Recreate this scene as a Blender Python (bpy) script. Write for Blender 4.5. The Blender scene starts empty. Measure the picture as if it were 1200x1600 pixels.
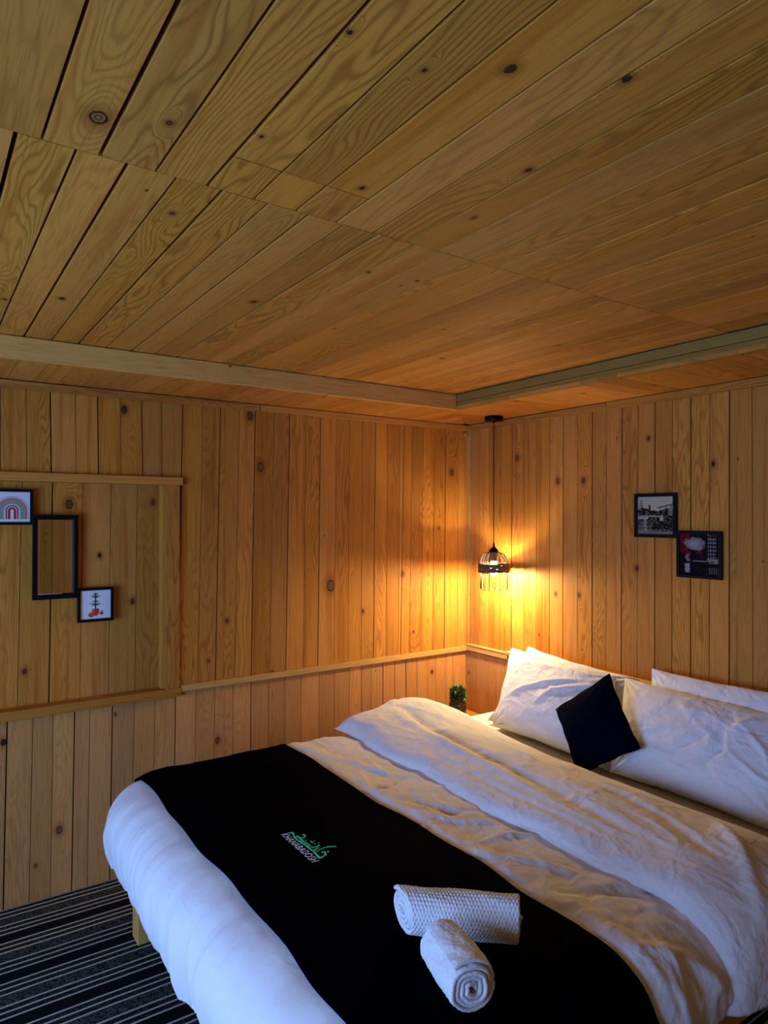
import bpy, bmesh, math, random
import numpy as np
from mathutils import Vector, Matrix
random.seed(7)
rs = np.random.RandomState(11)
SC = bpy.context.scene
COL = SC.collection

# ------------------------------------------------------------ camera
cd = bpy.data.cameras.new('camera'); cam = bpy.data.objects.new('camera', cd); COL.objects.link(cam)
cd.sensor_fit = 'HORIZONTAL'; cd.sensor_width = 36.0; cd.lens = 36.0*1068.5/1200.0
cd.clip_start = .05
yaw, pit, rol = math.radians(34.358), math.radians(.402), math.radians(.0745)
fw = Vector((math.sin(yaw)*math.cos(pit), math.cos(yaw)*math.cos(pit), math.sin(pit)))
rt = Vector((math.cos(yaw), -math.sin(yaw), 0)); up = rt.cross(fw)
r2 = rt*math.cos(rol)+up*math.sin(rol); u2 = up*math.cos(rol)-rt*math.sin(rol)
cam.matrix_world = Matrix(((r2.x, u2.x, -fw.x, -2.8364), (r2.y, u2.y, -fw.y, -3.2311), (r2.z, u2.z, -fw.z, 1.6300), (0, 0, 0, 1)))
SC.camera = cam

# ------------------------------------------------------------ world, lights, exposure
SC.view_settings.view_transform = 'Standard'; SC.view_settings.look = 'None'
SC.view_settings.gamma = 1.0; SC.view_settings.use_curve_mapping = False
SC.view_settings.exposure = 0.0
w = bpy.data.worlds.new('world'); SC.world = w; w.use_nodes = True
w.node_tree.nodes['Background'].inputs[0].default_value = (.45, .62, 1, 1)
w.node_tree.nodes['Background'].inputs[1].default_value = .4
WINDOW_POWER = 108.0
BULB_STRENGTH = 2450.0
def area(name, loc, rot, sx, sy, power, color):
    l = bpy.data.lights.new(name, 'AREA'); l.shape = 'RECTANGLE'; l.size = sx; l.size_y = sy
    l.energy = power; l.color = color
    o = bpy.data.objects.new(name, l); COL.objects.link(o); o.location = loc; o.rotation_euler = rot
    return o
# daylight arriving through the window in the wall opposite the headboard
area('daylight', (-4.36, -2.0, 1.10), (0, -math.pi/2, 0), 1.15, 2.3, WINDOW_POWER, (.26, .465, 1.0))

HS, HC, DL, DR = 2.2, 2.281, .456, .477
XW, YW = -4.3, -4.2          # far ends of the room behind the camera

# ------------------------------------------------------------ node helpers / materials
def mat_new(name):
    m = bpy.data.materials.new(name); m.use_nodes = True
    nt = m.node_tree; b = nt.nodes['Principled BSDF']
    return m, nt, b
def N(nt, t, **kw):
    n = nt.nodes.new(t)
    for k, v in kw.items(): setattr(n, k, v)
    return n
def math_n(nt, op, a, b=None, c=None, clamp=False):
    n = nt.nodes.new('ShaderNodeMath'); n.operation = op; n.use_clamp = clamp
    for i, s in enumerate((a, b, c)):
        if s is None: continue
        if isinstance(s, (int, float)): n.inputs[i].default_value = s
        else: nt.links.new(s, n.inputs[i])
    return n.outputs[0]
def vmath(nt, op, a, b=None):
    n = nt.nodes.new('ShaderNodeVectorMath'); n.operation = op
    for i, s in enumerate((a, b)):
        if s is None: continue
        if isinstance(s, (tuple, list)): n.inputs[i].default_value = s
        else: nt.links.new(s, n.inputs[i])
    return n
def mixc(nt, f, a, b, blend='MIX'):
    n = nt.nodes.new('ShaderNodeMix'); n.data_type = 'RGBA'; n.blend_type = blend
    if isinstance(f, (int, float)): n.inputs[0].default_value = f
    else: nt.links.new(f, n.inputs[0])
    for k, s in ((6, a), (7, b)):
        if isinstance(s, (tuple, list)): n.inputs[k].default_value = (*s, 1) if len(s) == 3 else s
        else: nt.links.new(s, n.inputs[k])
    return n.outputs[2]
def smooth(nt, v, a, b, lo=0.0, hi=1.0):
    n = nt.nodes.new('ShaderNodeMapRange'); n.interpolation_type = 'SMOOTHSTEP'
    nt.links.new(v, n.inputs[0]); n.inputs[1].default_value = a; n.inputs[2].default_value = b
    n.inputs[3].default_value = lo; n.inputs[4].default_value = hi
    return n.outputs[0]

def wood(name, light, dark, ring=.5, rough=.55, blotch=.5, spots=1.0):
    """planed pine: growth rings as contour lines of a stretched noise field, knots from the plank's own properties"""
    m, nt, b = mat_new(name); L = nt.links.new
    tc = N(nt, 'ShaderNodeTexCoord'); oi = N(nt, 'ShaderNodeObjectInfo')
    sep = N(nt, 'ShaderNodeSeparateXYZ'); L(tc.outputs['Object'], sep.inputs[0])
    X, Y = math_n(nt, 'MULTIPLY_ADD', sep.outputs[2], 4.0, sep.outputs[0]), sep.outputs[1]
    rnd = oi.outputs['Random']
    r_b = math_n(nt, 'FRACT', math_n(nt, 'MULTIPLY', rnd, 17.31))
    r_c = math_n(nt, 'FRACT', math_n(nt, 'MULTIPLY', rnd, 91.77))
    infl = None; kd = None
    for k in ('knot_a', 'knot_b'):
        at = N(nt, 'ShaderNodeAttribute', attribute_type='OBJECT', attribute_name=k)
        s2 = N(nt, 'ShaderNodeSeparateXYZ'); L(at.outputs['Vector'], s2.inputs[0])
        dx = math_n(nt, 'SUBTRACT', X, s2.outputs[0]); dy = math_n(nt, 'MULTIPLY', math_n(nt, 'SUBTRACT', Y, s2.outputs[1]), .72)
        rr = math_n(nt, 'MAXIMUM', s2.outputs[2], .0005)
        d = math_n(nt, 'DIVIDE', math_n(nt, 'SQRT', math_n(nt, 'ADD', math_n(nt, 'MULTIPLY', dx, dx), math_n(nt, 'MULTIPLY', dy, dy))), rr)
        dy2 = math_n(nt, 'MULTIPLY', dy, .42)
        e = math_n(nt, 'DIVIDE', math_n(nt, 'SQRT', math_n(nt, 'ADD', math_n(nt, 'MULTIPLY', dx, dx), math_n(nt, 'MULTIPLY', dy2, dy2))), rr)
        g = math_n(nt, 'EXPONENT', math_n(nt, 'MULTIPLY', math_n(nt, 'MULTIPLY', e, e), -.22))
        infl = g if infl is None else math_n(nt, 'ADD', infl, g)
        kd = d if kd is None else math_n(nt, 'MINIMUM', kd, d)
    cv = N(nt, 'ShaderNodeCombineXYZ')
    L(math_n(nt, 'MULTIPLY', X, 7.0), cv.inputs[0]); L(math_n(nt, 'MULTIPLY_ADD', Y, 1.15, math_n(nt, 'MULTIPLY', rnd, 83.0)), cv.inputs[1])
    L(math_n(nt, 'MULTIPLY', rnd, 37.0), cv.inputs[2])
    n1 = N(nt, 'ShaderNodeTexNoise'); n1.inputs['Scale'].default_value = 1.0; n1.inputs['Detail'].default_value = 2.5; n1.inputs['Roughness'].default_value = .5
    L(cv.outputs[0], n1.inputs['Vector'])
    fld = math_n(nt, 'MULTIPLY_ADD', infl, .30, n1.outputs['Fac'])
    fld = math_n(nt, 'MULTIPLY_ADD', X, math_n(nt, 'MULTIPLY_ADD', r_b, 3.2, .6), fld)
    ph = math_n(nt, 'MULTIPLY', fld, math_n(nt, 'MULTIPLY_ADD', r_c, 90.0, 95.0))
    s = math_n(nt, 'MULTIPLY_ADD', math_n(nt, 'SINE', ph), .5, .5)
    rings = math_n(nt, 'POWER', s, 2.8)
    # patchy strength of the rings
    n2 = N(nt, 'ShaderNodeTexNoise'); n2.inputs['Scale'].default_value = .55; n2.inputs['Detail'].default_value = 1.0
    L(cv.outputs[0], n2.inputs['Vector'])
    pst = smooth(nt, math_n(nt, 'MULTIPLY_ADD', r_b, .22, n2.outputs['Fac']), .50, .78, .10, 1.0)
    ringf = math_n(nt, 'MULTIPLY', math_n(nt, 'MULTIPLY', rings, pst), ring)
    # fine fibre
    cf = N(nt, 'ShaderNodeCombineXYZ'); L(math_n(nt, 'MULTIPLY', X, 260.0), cf.inputs[0]); L(math_n(nt, 'MULTIPLY', Y, 9.0), cf.inputs[1]); L(math_n(nt, 'MULTIPLY', rnd, 50.0), cf.inputs[2])
    n3 = N(nt, 'ShaderNodeTexNoise'); n3.inputs['Scale'].default_value = 1.0; n3.inputs['Detail'].default_value = 3.0; L(cf.outputs[0], n3.inputs['Vector'])
    # long streaks
    cs = N(nt, 'ShaderNodeCombineXYZ'); L(math_n(nt, 'MULTIPLY', X, 34.0), cs.inputs[0]); L(math_n(nt, 'MULTIPLY', Y, 1.1), cs.inputs[1]); L(math_n(nt, 'MULTIPLY', rnd, 71.0), cs.inputs[2])
    n4 = N(nt, 'ShaderNodeTexNoise'); n4.inputs['Scale'].default_value = 1.0; n4.inputs['Detail'].default_value = 3.0; L(cs.outputs[0], n4.inputs['Vector'])
    col = mixc(nt, ringf, light, dark)
    red = tuple(c*k for c, k in zip(light, (.66, .46, .30)))
    col = mixc(nt, smooth(nt, n4.outputs['Fac'], .48, .76, 0, min(1, blotch*1.5)), col, red)
    col = mixc(nt, smooth(nt, n3.outputs['Fac'], .48, .76, 0, .55), col, tuple(c*k for c, k in zip(light, (.5, .42, .35))))
    # plank to plank tint
    hsv = N(nt, 'ShaderNodeHueSaturation'); L(col, hsv.inputs['Color'])
    L(math_n(nt, 'MULTIPLY_ADD', r_c, .003, .4985), hsv.inputs['Hue'])
    L(math_n(nt, 'MULTIPLY_ADD', r_b, .035, .99), hsv.inputs['Saturation'])
    L(math_n(nt, 'MULTIPLY_ADD', rnd, .30, .82), hsv.inputs['Value'])
    col = hsv.outputs[0]
    # knots
    halo = smooth(nt, kd, 1.0, 3.2, .55, 0)
    col = mixc(nt, halo, col, tuple(c*k for c, k in zip(dark, (1.1, .9, .8))))
    nk = N(nt, 'ShaderNodeTexNoise'); nk.inputs['Scale'].default_value = 160.0; L(tc.outputs['Object'], nk.inputs['Vector'])
    kdn = math_n(nt, 'ADD', kd, math_n(nt, 'MULTIPLY_ADD', nk.outputs['Fac'], .5, -.25))
    col = mixc(nt, smooth(nt, kdn, .95, 1.15, 1, 0), col, (.035, .014, .006))
    kin = mixc(nt, math_n(nt, 'MULTIPLY_ADD', math_n(nt, 'SINE', math_n(nt, 'MULTIPLY', kd, 13.0)), .5, .5), tuple(c*.55 for c in dark), (.30, .15, .055))
    at = N(nt, 'ShaderNodeAttribute', attribute_type='OBJECT', attribute_name='knot_core')
    col = mixc(nt, math_n(nt, 'MULTIPLY', smooth(nt, kdn, .66, .86, 1, 0), at.outputs['Fac']), col, kin)
    # nail holes, pin knots
    vo = N(nt, 'ShaderNodeTexVoronoi', feature='F1'); cvv = N(nt, 'ShaderNodeCombineXYZ')
    L(math_n(nt, 'MULTIPLY', X, 13.0), cvv.inputs[0]); L(math_n(nt, 'MULTIPLY', Y, 7.0), cvv.inputs[1]); L(math_n(nt, 'MULTIPLY', rnd, 60.0), cvv.inputs[2])
    L(cvv.outputs[0], vo.inputs['Vector']); vo.inputs['Scale'].default_value = 1.0
    sc_ = N(nt, 'ShaderNodeSeparateColor'); L(vo.outputs['Color'], sc_.inputs[0])
    rad = math_n(nt, 'MULTIPLY', math_n(nt, 'SUBTRACT', sc_.outputs[0], .52), .14*spots)
    pin = smooth(nt, math_n(nt, 'SUBTRACT', vo.outputs['Distance'], rad), -.012, .012, .85, 0)
    col = mixc(nt, pin, col, (.07, .028, .010))
    L(col, b.inputs['Base Color'])
    b.inputs['Roughness'].default_value = rough
    b.inputs['Specular IOR Level'].default_value = .16
    bp = N(nt, 'ShaderNodeBump'); bp.inputs['Strength'].default_value = .35; bp.inputs['Distance'].default_value = .0012
    L(math_n(nt, 'ADD', math_n(nt, 'MULTIPLY', ringf, -1.0), math_n(nt, 'MULTIPLY', n3.outputs['Fac'], .5)), bp.inputs['Height'])
    L(bp.outputs[0], b.inputs['Normal'])
    return m

PINE = wood('pine_wall', (.57, .250, .044), (.19, .053, .007), ring=.52)
PINE_C = wood('pine_ceiling', (.62, .278, .044), (.18, .058, .008), ring=.55, blotch=.40)
PINE_P = wood('pine_pale', (.68, .39, .105), (.38, .17, .036), ring=.22, blotch=.15, spots=1.2)
PINE_G = wood('pine_greenish', (.34, .195, .038), (.17, .085, .016), ring=.3, blotch=.15, spots=1.2)
PINE_W = wood('pine_wainscot', (.60, .285, .088), (.25, .088, .020), ring=.30, blotch=.22)

def simple(name, col, rough=.6, noise=0.0, nscale=60, bump=0.0, spec=.5, metal=0.0, sheen=0.0, sheen_tint=(1, 1, 1)):
    m, nt, b = mat_new(name)
    b.inputs['Base Color'].default_value = (*col, 1); b.inputs['Roughness'].default_value = rough
    b.inputs['Specular IOR Level'].default_value = spec; b.inputs['Metallic'].default_value = metal
    b.inputs['Sheen Weight'].default_value = sheen; b.inputs['Sheen Tint'].default_value = (*sheen_tint, 1)
    tc = N(nt, 'ShaderNodeTexCoord'); n = N(nt, 'ShaderNodeTexNoise'); n.inputs['Scale'].default_value = nscale; n.inputs['Detail'].default_value = 4
    nt.links.new(tc.outputs['Object'], n.inputs['Vector'])
    c = mixc(nt, smooth(nt, n.outputs['Fac'], .3, .7, 0, noise), col, tuple(x*.55 for x in col))
    nt.links.new(c, b.inputs['Base Color'])
    if bump:
        bp = N(nt, 'ShaderNodeBump'); bp.inputs['Strength'].default_value = bump; bp.inputs['Distance'].default_value = .002
        nt.links.new(n.outputs['Fac'], bp.inputs['Height']); nt.links.new(bp.outputs[0], b.inputs['Normal'])
    return m
BACK = simple('dark_gap', (.018, .010, .006), .9)
def linen():
    m, nt, b = mat_new('white_cotton'); L = nt.links.new
    b.inputs['Base Color'].default_value = (.80, .80, .80, 1); b.inputs['Roughness'].default_value = .85; b.inputs['Specular IOR Level'].default_value = .2
    tc = N(nt, 'ShaderNodeTexCoord')
    h = None
    for sc, dist, amp, seed in (((7, 4, 5), 1.6, 1.0, 0), ((5, 12, 8), 1.2, .6, 9), ((24, 18, 20), .8, .28, 4)):
        mp = N(nt, 'ShaderNodeMapping'); mp.inputs['Scale'].default_value = sc; mp.inputs['Location'].default_value = (seed, seed, 0); mp.inputs['Rotation'].default_value = (0, 0, .5); L(tc.outputs['Object'], mp.inputs['Vector'])
        n = N(nt, 'ShaderNodeTexNoise'); n.inputs['Scale'].default_value = 1; n.inputs['Detail'].default_value = 2.5; n.inputs['Distortion'].default_value = dist; L(mp.outputs[0], n.inputs['Vector'])
        r = math_n(nt, 'SUBTRACT', 1.0, math_n(nt, 'MULTIPLY', math_n(nt, 'ABSOLUTE', math_n(nt, 'SUBTRACT', n.outputs['Fac'], .5)), 7.0))
        r = math_n(nt, 'MULTIPLY', math_n(nt, 'MAXIMUM', r, 0.0), amp); h = r if h is None else math_n(nt, 'ADD', h, r)
    bp = N(nt, 'ShaderNodeBump'); bp.inputs['Strength'].default_value = .42; bp.inputs['Distance'].default_value = .0050
    sx_ = N(nt, 'ShaderNodeSeparateXYZ'); L(tc.outputs['Object'], sx_.inputs[0])
    L(math_n(nt, 'MULTIPLY', h, smooth(nt, sx_.outputs[0], -2.12, -1.9, .22, 1.0)), bp.inputs['Height'])
    w_ = N(nt, 'ShaderNodeTexNoise'); w_.inputs['Scale'].default_value = 900; L(tc.outputs['Object'], w_.inputs['Vector'])
    b2 = N(nt, 'ShaderNodeBump'); b2.inputs['Strength'].default_value = .2; b2.inputs['Distance'].default_value = .0006; L(w_.outputs['Fac'], b2.inputs['Height']); L(bp.outputs[0], b2.inputs['Normal'])
    L(b2.outputs[0], b.inputs['Normal'])
    return m
LINEN = linen()
SHEET = simple('cream_sheet', (.80, .79, .74), .85, .04, 35, .2, .2)
TERRY = simple('white_terry', (.84, .84, .84), .95, .12, 420, .9, .1, sheen=.3)
VELVET = simple('black_velvet', (.0007, .0008, .0026), .95, .5, 14, .2, .01)
NAVY = simple('navy_velvet', (.0010, .0016, .009), .95, .4, 18, .2, .02)
BLACK = simple('black_paint', (.003, .003, .003), .5, .2, 40, 0, .15)
WIRE = simple('dark_metal', (.012, .011, .010), .5, .1, 50, 0, .3)
ROPE = simple('jute_rope', (.20, .105, .045), .9, .6, 300, .6, .1)
GREEN = simple('leaf_green', (.05, .12, .018), .5, .5, 40)
LEAFY = simple('leaf_light', (.42, .50, .12), .5, .3, 40)
POT = simple('pot_brown', (.055, .03, .016), .45, .5, 60, .4)
THREAD_G = simple('green_thread', (.03, .85, .50), .6, 0.0, 300, .3)
THREAD_W = simple('white_thread', (.92, .92, .92), .6, 0.0, 300, .3)
def mirror_mat():
    m, nt, b = mat_new('mirror_glass'); b.inputs['Base Color'].default_value = (.75, .75, .75, 1)
    b.inputs['Metallic'].default_value = 1; b.inputs['Roughness'].default_value = .02
    return m
MIRROR = mirror_mat()
def emis(name, col, s):
    m, nt, b = mat_new(name); b.inputs['Base Color'].default_value = (1, 1, 1, 1)
    b.inputs['Emission Color'].default_value = (*col, 1); b.inputs['Emission Strength'].default_value = s
    return m
def vcol_mat():
    m, nt, b = mat_new('printed_paper'); a = N(nt, 'ShaderNodeAttribute', attribute_name='ink')
    nt.links.new(a.outputs['Color'], b.inputs['Base Color']); b.inputs['Roughness'].default_value = .8; b.inputs['Specular IOR Level'].default_value = .05
    return m
PRINT = vcol_mat()
def carpet_mat():
    m, nt, b = mat_new('striped_carpet'); L = nt.links.new
    tc = N(nt, 'ShaderNodeTexCoord'); sp = N(nt, 'ShaderNodeSeparateXYZ'); L(tc.outputs['Object'], sp.inputs[0])
    wv = N(nt, 'ShaderNodeTexNoise'); wv.inputs['Scale'].default_value = 2.4; wv.inputs['Detail'].default_value = 1; L(tc.outputs['Object'], wv.inputs['Vector'])
    wv2 = N(nt, 'ShaderNodeTexNoise'); wv2.inputs['Scale'].default_value = 300; L(tc.outputs['Object'], wv2.inputs['Vector'])
    y = math_n(nt, 'ADD', sp.outputs[1], math_n(nt, 'MULTIPLY_ADD', wv.outputs['Fac'], .010, -.005))
    y = math_n(nt, 'ADD', y, math_n(nt, 'MULTIPLY_ADD', wv2.outputs['Fac'], .003, -.0015))
    t = math_n(nt, 'FRACT', math_n(nt, 'DIVIDE', math_n(nt, 'ADD', math_n(nt, 'MULTIPLY', y, -1.0), 10*.2546-.1200), .2546))
    # t in one repeat: a triple of pale lines at 0 and at .5
    u = math_n(nt, 'ABSOLUTE', math_n(nt, 'SUBTRACT', math_n(nt, 'FRACT', math_n(nt, 'MULTIPLY_ADD', t, 2.0, .5)), .5))   # 0 at group centre .. .5
    d1 = u; d2 = math_n(nt, 'ABSOLUTE', math_n(nt, 'SUBTRACT', u, .245))
    dm = math_n(nt, 'MINIMUM', d1, d2)
    line = smooth(nt, dm, .017, .040, 1, 0)
    side = smooth(nt, math_n(nt, 'ABSOLUTE', math_n(nt, 'SUBTRACT', t, .75)), .10, .13, 1, 0)
    grp = smooth(nt, u, .22, .27, 1, 0)
    n = N(nt, 'ShaderNodeTexNoise'); n.inputs['Scale'].default_value = 110; n.inputs['Detail'].default_value = 3; L(tc.outputs['Object'], n.inputs['Vector'])
    grey = mixc(nt, smooth(nt, n.outputs['Fac'], .38, .68), (.012, .013, .011), (.075, .080, .068))
    gdark = mixc(nt, smooth(nt, n.outputs['Fac'], .38, .68), (.006, .006, .006), (.035, .038, .030))
    c = mixc(nt, side, (.005, .005, .006), grey)
    c = mixc(nt, grp, c, gdark)
    c = mixc(nt, line, c, (.50, .48, .38))
    L(c, b.inputs['Base Color']); b.inputs['Roughness'].default_value = .95; b.inputs['Specular IOR Level'].default_value = .1
    bp = N(nt, 'ShaderNodeBump'); bp.inputs['Strength'].default_value = .6; bp.inputs['Distance'].default_value = .003
    L(n.outputs['Fac'], bp.inputs['Height']); L(bp.outputs[0], b.inputs['Normal'])
    return m
CARPET = carpet_mat()

# ------------------------------------------------------------ object helpers
def link(name, me, mat=None, parent=None, smooth_=False):
    if mat is not None: me.materials.append(mat)
    o = bpy.data.objects.new(name, me); COL.objects.link(o)
    if parent is not None: o.parent = parent
    if smooth_: me.polygons.foreach_set('use_smooth', [True]*len(me.polygons))
    return o
def mesh(name, V, F, mat=None, parent=None, smooth_=False):
    me = bpy.data.meshes.new(name); me.from_pydata([tuple(map(float, v)) for v in V], [], F); me.update()
    return link(name, me, mat, parent, smooth_)
def tag(o, label=None, cat=None, group=None, kind=None):
    if label: o['label'] = label
    if cat: o['category'] = cat
    if group: o['group'] = group
    if kind: o['kind'] = kind
    return o
def empty(name, loc, rz=0.0):
    o = bpy.data.objects.new(name, None); COL.objects.link(o); o.location = loc; o.rotation_euler = (0, 0, rz); o.empty_display_size = .05
    return o
def box_bm(bm, lo, hi, bev=0.0):
    vs = [bm.verts.new((x, y, z)) for x in (lo[0], hi[0]) for y in (lo[1], hi[1]) for z in (lo[2], hi[2])]
    fs = [bm.faces.new([vs[i] for i in f]) for f in ((0, 1, 3, 2), (4, 6, 7, 5), (0, 4, 5, 1), (2, 3, 7, 6), (0, 2, 6, 4), (1, 5, 7, 3))]
    if bev:
        es = list({e for f in fs for e in f.edges})
        bmesh.ops.bevel(bm, geom=es, offset=bev, segments=2, affect='EDGES', profile=.5)
def world_of(o):
    m = Matrix.Identity(4)
    while o is not None: m = o.matrix_basis @ m; o = o.parent
    return m
def place(o, M, parent):
    if parent is not None:
        o.parent = parent; M = world_of(parent).inverted() @ M
    o.matrix_basis = M
def box(name, lo, hi, mat, parent=None, bev=0.0, world=True, along=None):
    """box in world coordinates; along = axis of the grain (mesh is written in a frame whose local y runs along it)"""
    lo = Vector([min(a, b) for a, b in zip(lo, hi)]), Vector([max(a, b) for a, b in zip(lo, hi)])
    lo, hi = lo
    c = (lo+hi)/2; R = Matrix.Identity(3)
    if along:
        a = 'xyz'.index(along); d = hi-lo; o2 = sorted([k for k in range(3) if k != a], key=lambda k: -d[k])
        ex = Vector([float(k == o2[0]) for k in range(3)]); ey = Vector([float(k == a) for k in range(3)]); R = Matrix((ex, ey, ex.cross(ey))).transposed()
    h = (hi-lo)/2; hl = R.transposed() @ h; hl = Vector([abs(x) for x in hl])
    bm = bmesh.new(); box_bm(bm, -hl, hl, bev); me = bpy.data.meshes.new(name); bm.normal_update(); bmesh.ops.recalc_face_normals(bm, faces=bm.faces); bm.to_mesh(me); bm.free()
    o = link(name, me, mat)
    M = R.to_4x4(); M.translation = c
    place(o, M, parent)
    return o
def tube_geo(path, r, seg=8, closed=False, caps=True):
    P = np.array(path, float); n = len(P); V = []; F = []
    R = np.full(n, r) if np.isscalar(r) else np.array(r)
    T = np.gradient(P, axis=0) if not closed else (np.roll(P, -1, 0)-np.roll(P, 1, 0))
    T /= np.linalg.norm(T, axis=1)[:, None]+1e-12
    ref = np.array([0, 0, 1.0]) if abs(T[0][2]) < .9 else np.array([1.0, 0, 0])
    a = np.cross(T[0], ref); a /= np.linalg.norm(a)
    for i in range(n):
        a = a-T[i]*(a@T[i]); a /= np.linalg.norm(a); b = np.cross(T[i], a)
        for k in range(seg):
            t = 2*math.pi*k/seg; V.append(P[i]+R[i]*(math.cos(t)*a+math.sin(t)*b))
    m = n if closed else n-1
    for i in range(m):
        j = (i+1) % n
        for k in range(seg):
            l = (k+1) % seg; F.append((i*seg+k, i*seg+l, j*seg+l, j*seg+k))
    if caps and not closed: F += [tuple(range(seg))[::-1], tuple((n-1)*seg+k for k in range(seg))]
    return V, F
def lathe_geo(prof, seg=32):
    V = []; F = []
    for r, z in prof:
        for k in range(seg):
            t = 2*math.pi*k/seg; V.append((r*math.cos(t), r*math.sin(t), z))
    for i in range(len(prof)-1):
        for k in range(seg):
            l = (k+1) % seg; F.append((i*seg+k, i*seg+l, (i+1)*seg+l, (i+1)*seg+k))
    if prof[0][0] > 1e-5: F.append(tuple(range(seg))[::-1])
    if prof[-1][0] > 1e-5: F.append(tuple((len(prof)-1)*seg+k for k in range(seg)))
    return V, F
def join(parts):
    V = []; F = []
    for v, f in parts:
        o = len(V); V += [tuple(map(float, x)) for x in v]; F += [tuple(i+o for i in q) for q in f]
    return V, F

# ------------------------------------------------------------ planks
SURF = {  # origin plane, u axis, v axis, normal into the room
 'left': (lambda u, v, n: (u, -n, v), (1, 0, 0), (0, 0, 1), (0, -1, 0)),
 'niche': (lambda u, v, n: (u, .05-n, v), (1, 0, 0), (0, 0, 1), (0, -1, 0)),
 'right': (lambda u, v, n: (-n, -u, v), (0, -1, 0), (0, 0, 1), (-1, 0, 0)),
 'ceil': (lambda u, v, n: (-u, v, HC-n), (-1, 0, 0), (0, 1, 0), (0, 0, -1)),
 'soffl': (lambda u, v, n: (-u, v, HS-n), (-1, 0, 0), (0, 1, 0), (0, 0, -1)),
 'soffr': (lambda u, v, n: (v, u, HS-n), (0, 1, 0), (1, 0, 0), (0, 0, -1)),
 'back': (lambda u, v, n: (-u, YW+n, v), (-1, 0, 0), (0, 0, 1), (0, 1, 0)),
 'window': (lambda u, v, n: (XW+n, u, v), (0, 1, 0), (0, 0, 1), (1, 0, 0)),
}
KNOTS = {  # (u, v, radius, light core) in each surface's own u, v
 'ceil': [(2.595, -2.05, .0165, 1), (2.494, -2.10, .006, .4), (2.128, -2.518, .009, 0), (2.112, -2.092, .006, .3), (1.995, -1.30, .010, .5), (2.479, -1.003, .009, 0), (2.385, -1.765, .006, .3), (1.968, -2.599, .007, 0), (1.892, -2.328, .007, .6), (2.357, -2.449, .004, 0), (2.35, -2.148, .004, 0), (2.229, -2.445, .004, 0), (1.844, -1.708, .005, .5), (1.84, -2.117, .006, .8), (1.06, -1.05, .008, .4)],
 'left': [(-.976, 1.256, .030, .9), (-1.39, 1.882, .021, .9), (-.123, 1.904, .018, .9), (-1.447, 2.138, .020, .6), (-2.059, 2.116, .017, .3), (-1.613, .533, .015, .7), (-2.323, .278, .016, .9), (-2.535, .694, .014, 0), (-1.566, 1.115, .010, .6), (-.77, 1.101, .010, .2), (-1.324, .828, .010, .6), (-.496, 1.296, .013, .7), (-.277, .699, .012, .2)],
 'niche': [(-2.279, 1.683, .021, .5), (-2.153, 1.454, .010, 0), (-2.452, .967, .012, .3), (-2.007, 1.236, .013, .4), (-1.915, 1.696, .012, .5)],
 'right': [(1.282, 2.0, .011, .3), (1.597, 1.86, .011, 0), (.73, 1.822, .014, .8), (.904, 1.818, .014, .4), (.875, 1.225, .012, .7), (.716, 1.217, .010, .9), (.431, 1.97, .014, .8), (1.218, 1.386, .012, .3), (1.246, 1.049, .010, .3)],
 'soffr': [(-.82, -.40, .014, 0), (-1.15, -.30, .010, 0), (-1.45, -.2, .008, 0)],
}
def plank(surf, q, parent, mat, thick=.018, proud=0.0, gap=(.001, .001), vgap=.0008, name='plank'):
    """q = (u0 at v0, u1 at v0, u1 at v1, u0 at v1, v0, v1) or four (u, v) corners"""
    if len(q) == 6: c = [(q[0]+gap[0], q[4]+vgap), (q[1]-gap[1], q[4]+vgap), (q[2]-gap[1], q[5]-vgap), (q[3]+gap[0], q[5]-vgap)]
    else: c = [tuple(p) for p in q]
    fn, ua, va, na = SURF[surf]
    cu = sum(p[0] for p in c)/4; cv = sum(p[1] for p in c)/4
    loc = [(p[0]-cu, p[1]-cv) for p in c]
    ch = .0004
    def inset(pts, d):
        out = []
        for i in range(4):
            p = Vector(pts[i]); a = (Vector(pts[(i-1) % 4])-p).normalized(); b = (Vector(pts[(i+1) % 4])-p).normalized()
            out.append(p+(a+b)*d)
        return out
    top = inset(loc, ch)
    zf = proud+random.uniform(-.0004, .0004)
    V = [(p[0], p[1], zf-thick) for p in loc]+[(p[0], p[1], zf-ch) for p in loc]+[(p[0], p[1], zf) for p in top]
    F = [(3, 2, 1, 0)]
    for k in range(4):
        l = (k+1) % 4
        F += [(k, l, 4+l, 4+k), (4+k, 4+l, 8+l, 8+k)]
    F.append((8, 9, 10, 11))
    o = mesh(name, V, F, mat)
    M = Matrix((ua, va, na)).transposed().to_4x4(); M.translation = Vector(fn(cu, cv, 0)); place(o, M, parent)
    ks = [k for k in KNOTS.get(surf, []) if min(p[0] for p in c) < k[0] < max(p[0] for p in c) and min(p[1] for p in c) < k[1] < max(p[1] for p in c)]
    if ks and name == 'plank' and surf != 'none':
        ks = [(k[0], k[1], k[2]*(.85 if surf == 'ceil' else .72), k[3]) for k in ks[:2]]
        o['knot_a'] = [ks[0][0]-cu, ks[0][1]-cv, ks[0][2]]; o['knot_core'] = float(ks[0][3])
        o['knot_b'] = [ks[1][0]-cu, ks[1][1]-cv, ks[1][2]] if len(ks) > 1 else [99.0, 99.0, .001]
    else:
        wd = abs(c[1][0]-c[0][0]); ln = abs(c[2][1]-c[1][1])
        if random.random() < .22 and ln > .5:
            o['knot_a'] = [random.uniform(-.35, .35)*wd, random.uniform(-.45, .45)*ln, random.uniform(.003, .006)]; o['knot_core'] = random.random()
        else: o['knot_a'] = [99.0, 99.0, .001]; o['knot_core'] = 0.0
        o['knot_b'] = [99.0, 99.0, .001]
    return o
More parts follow.
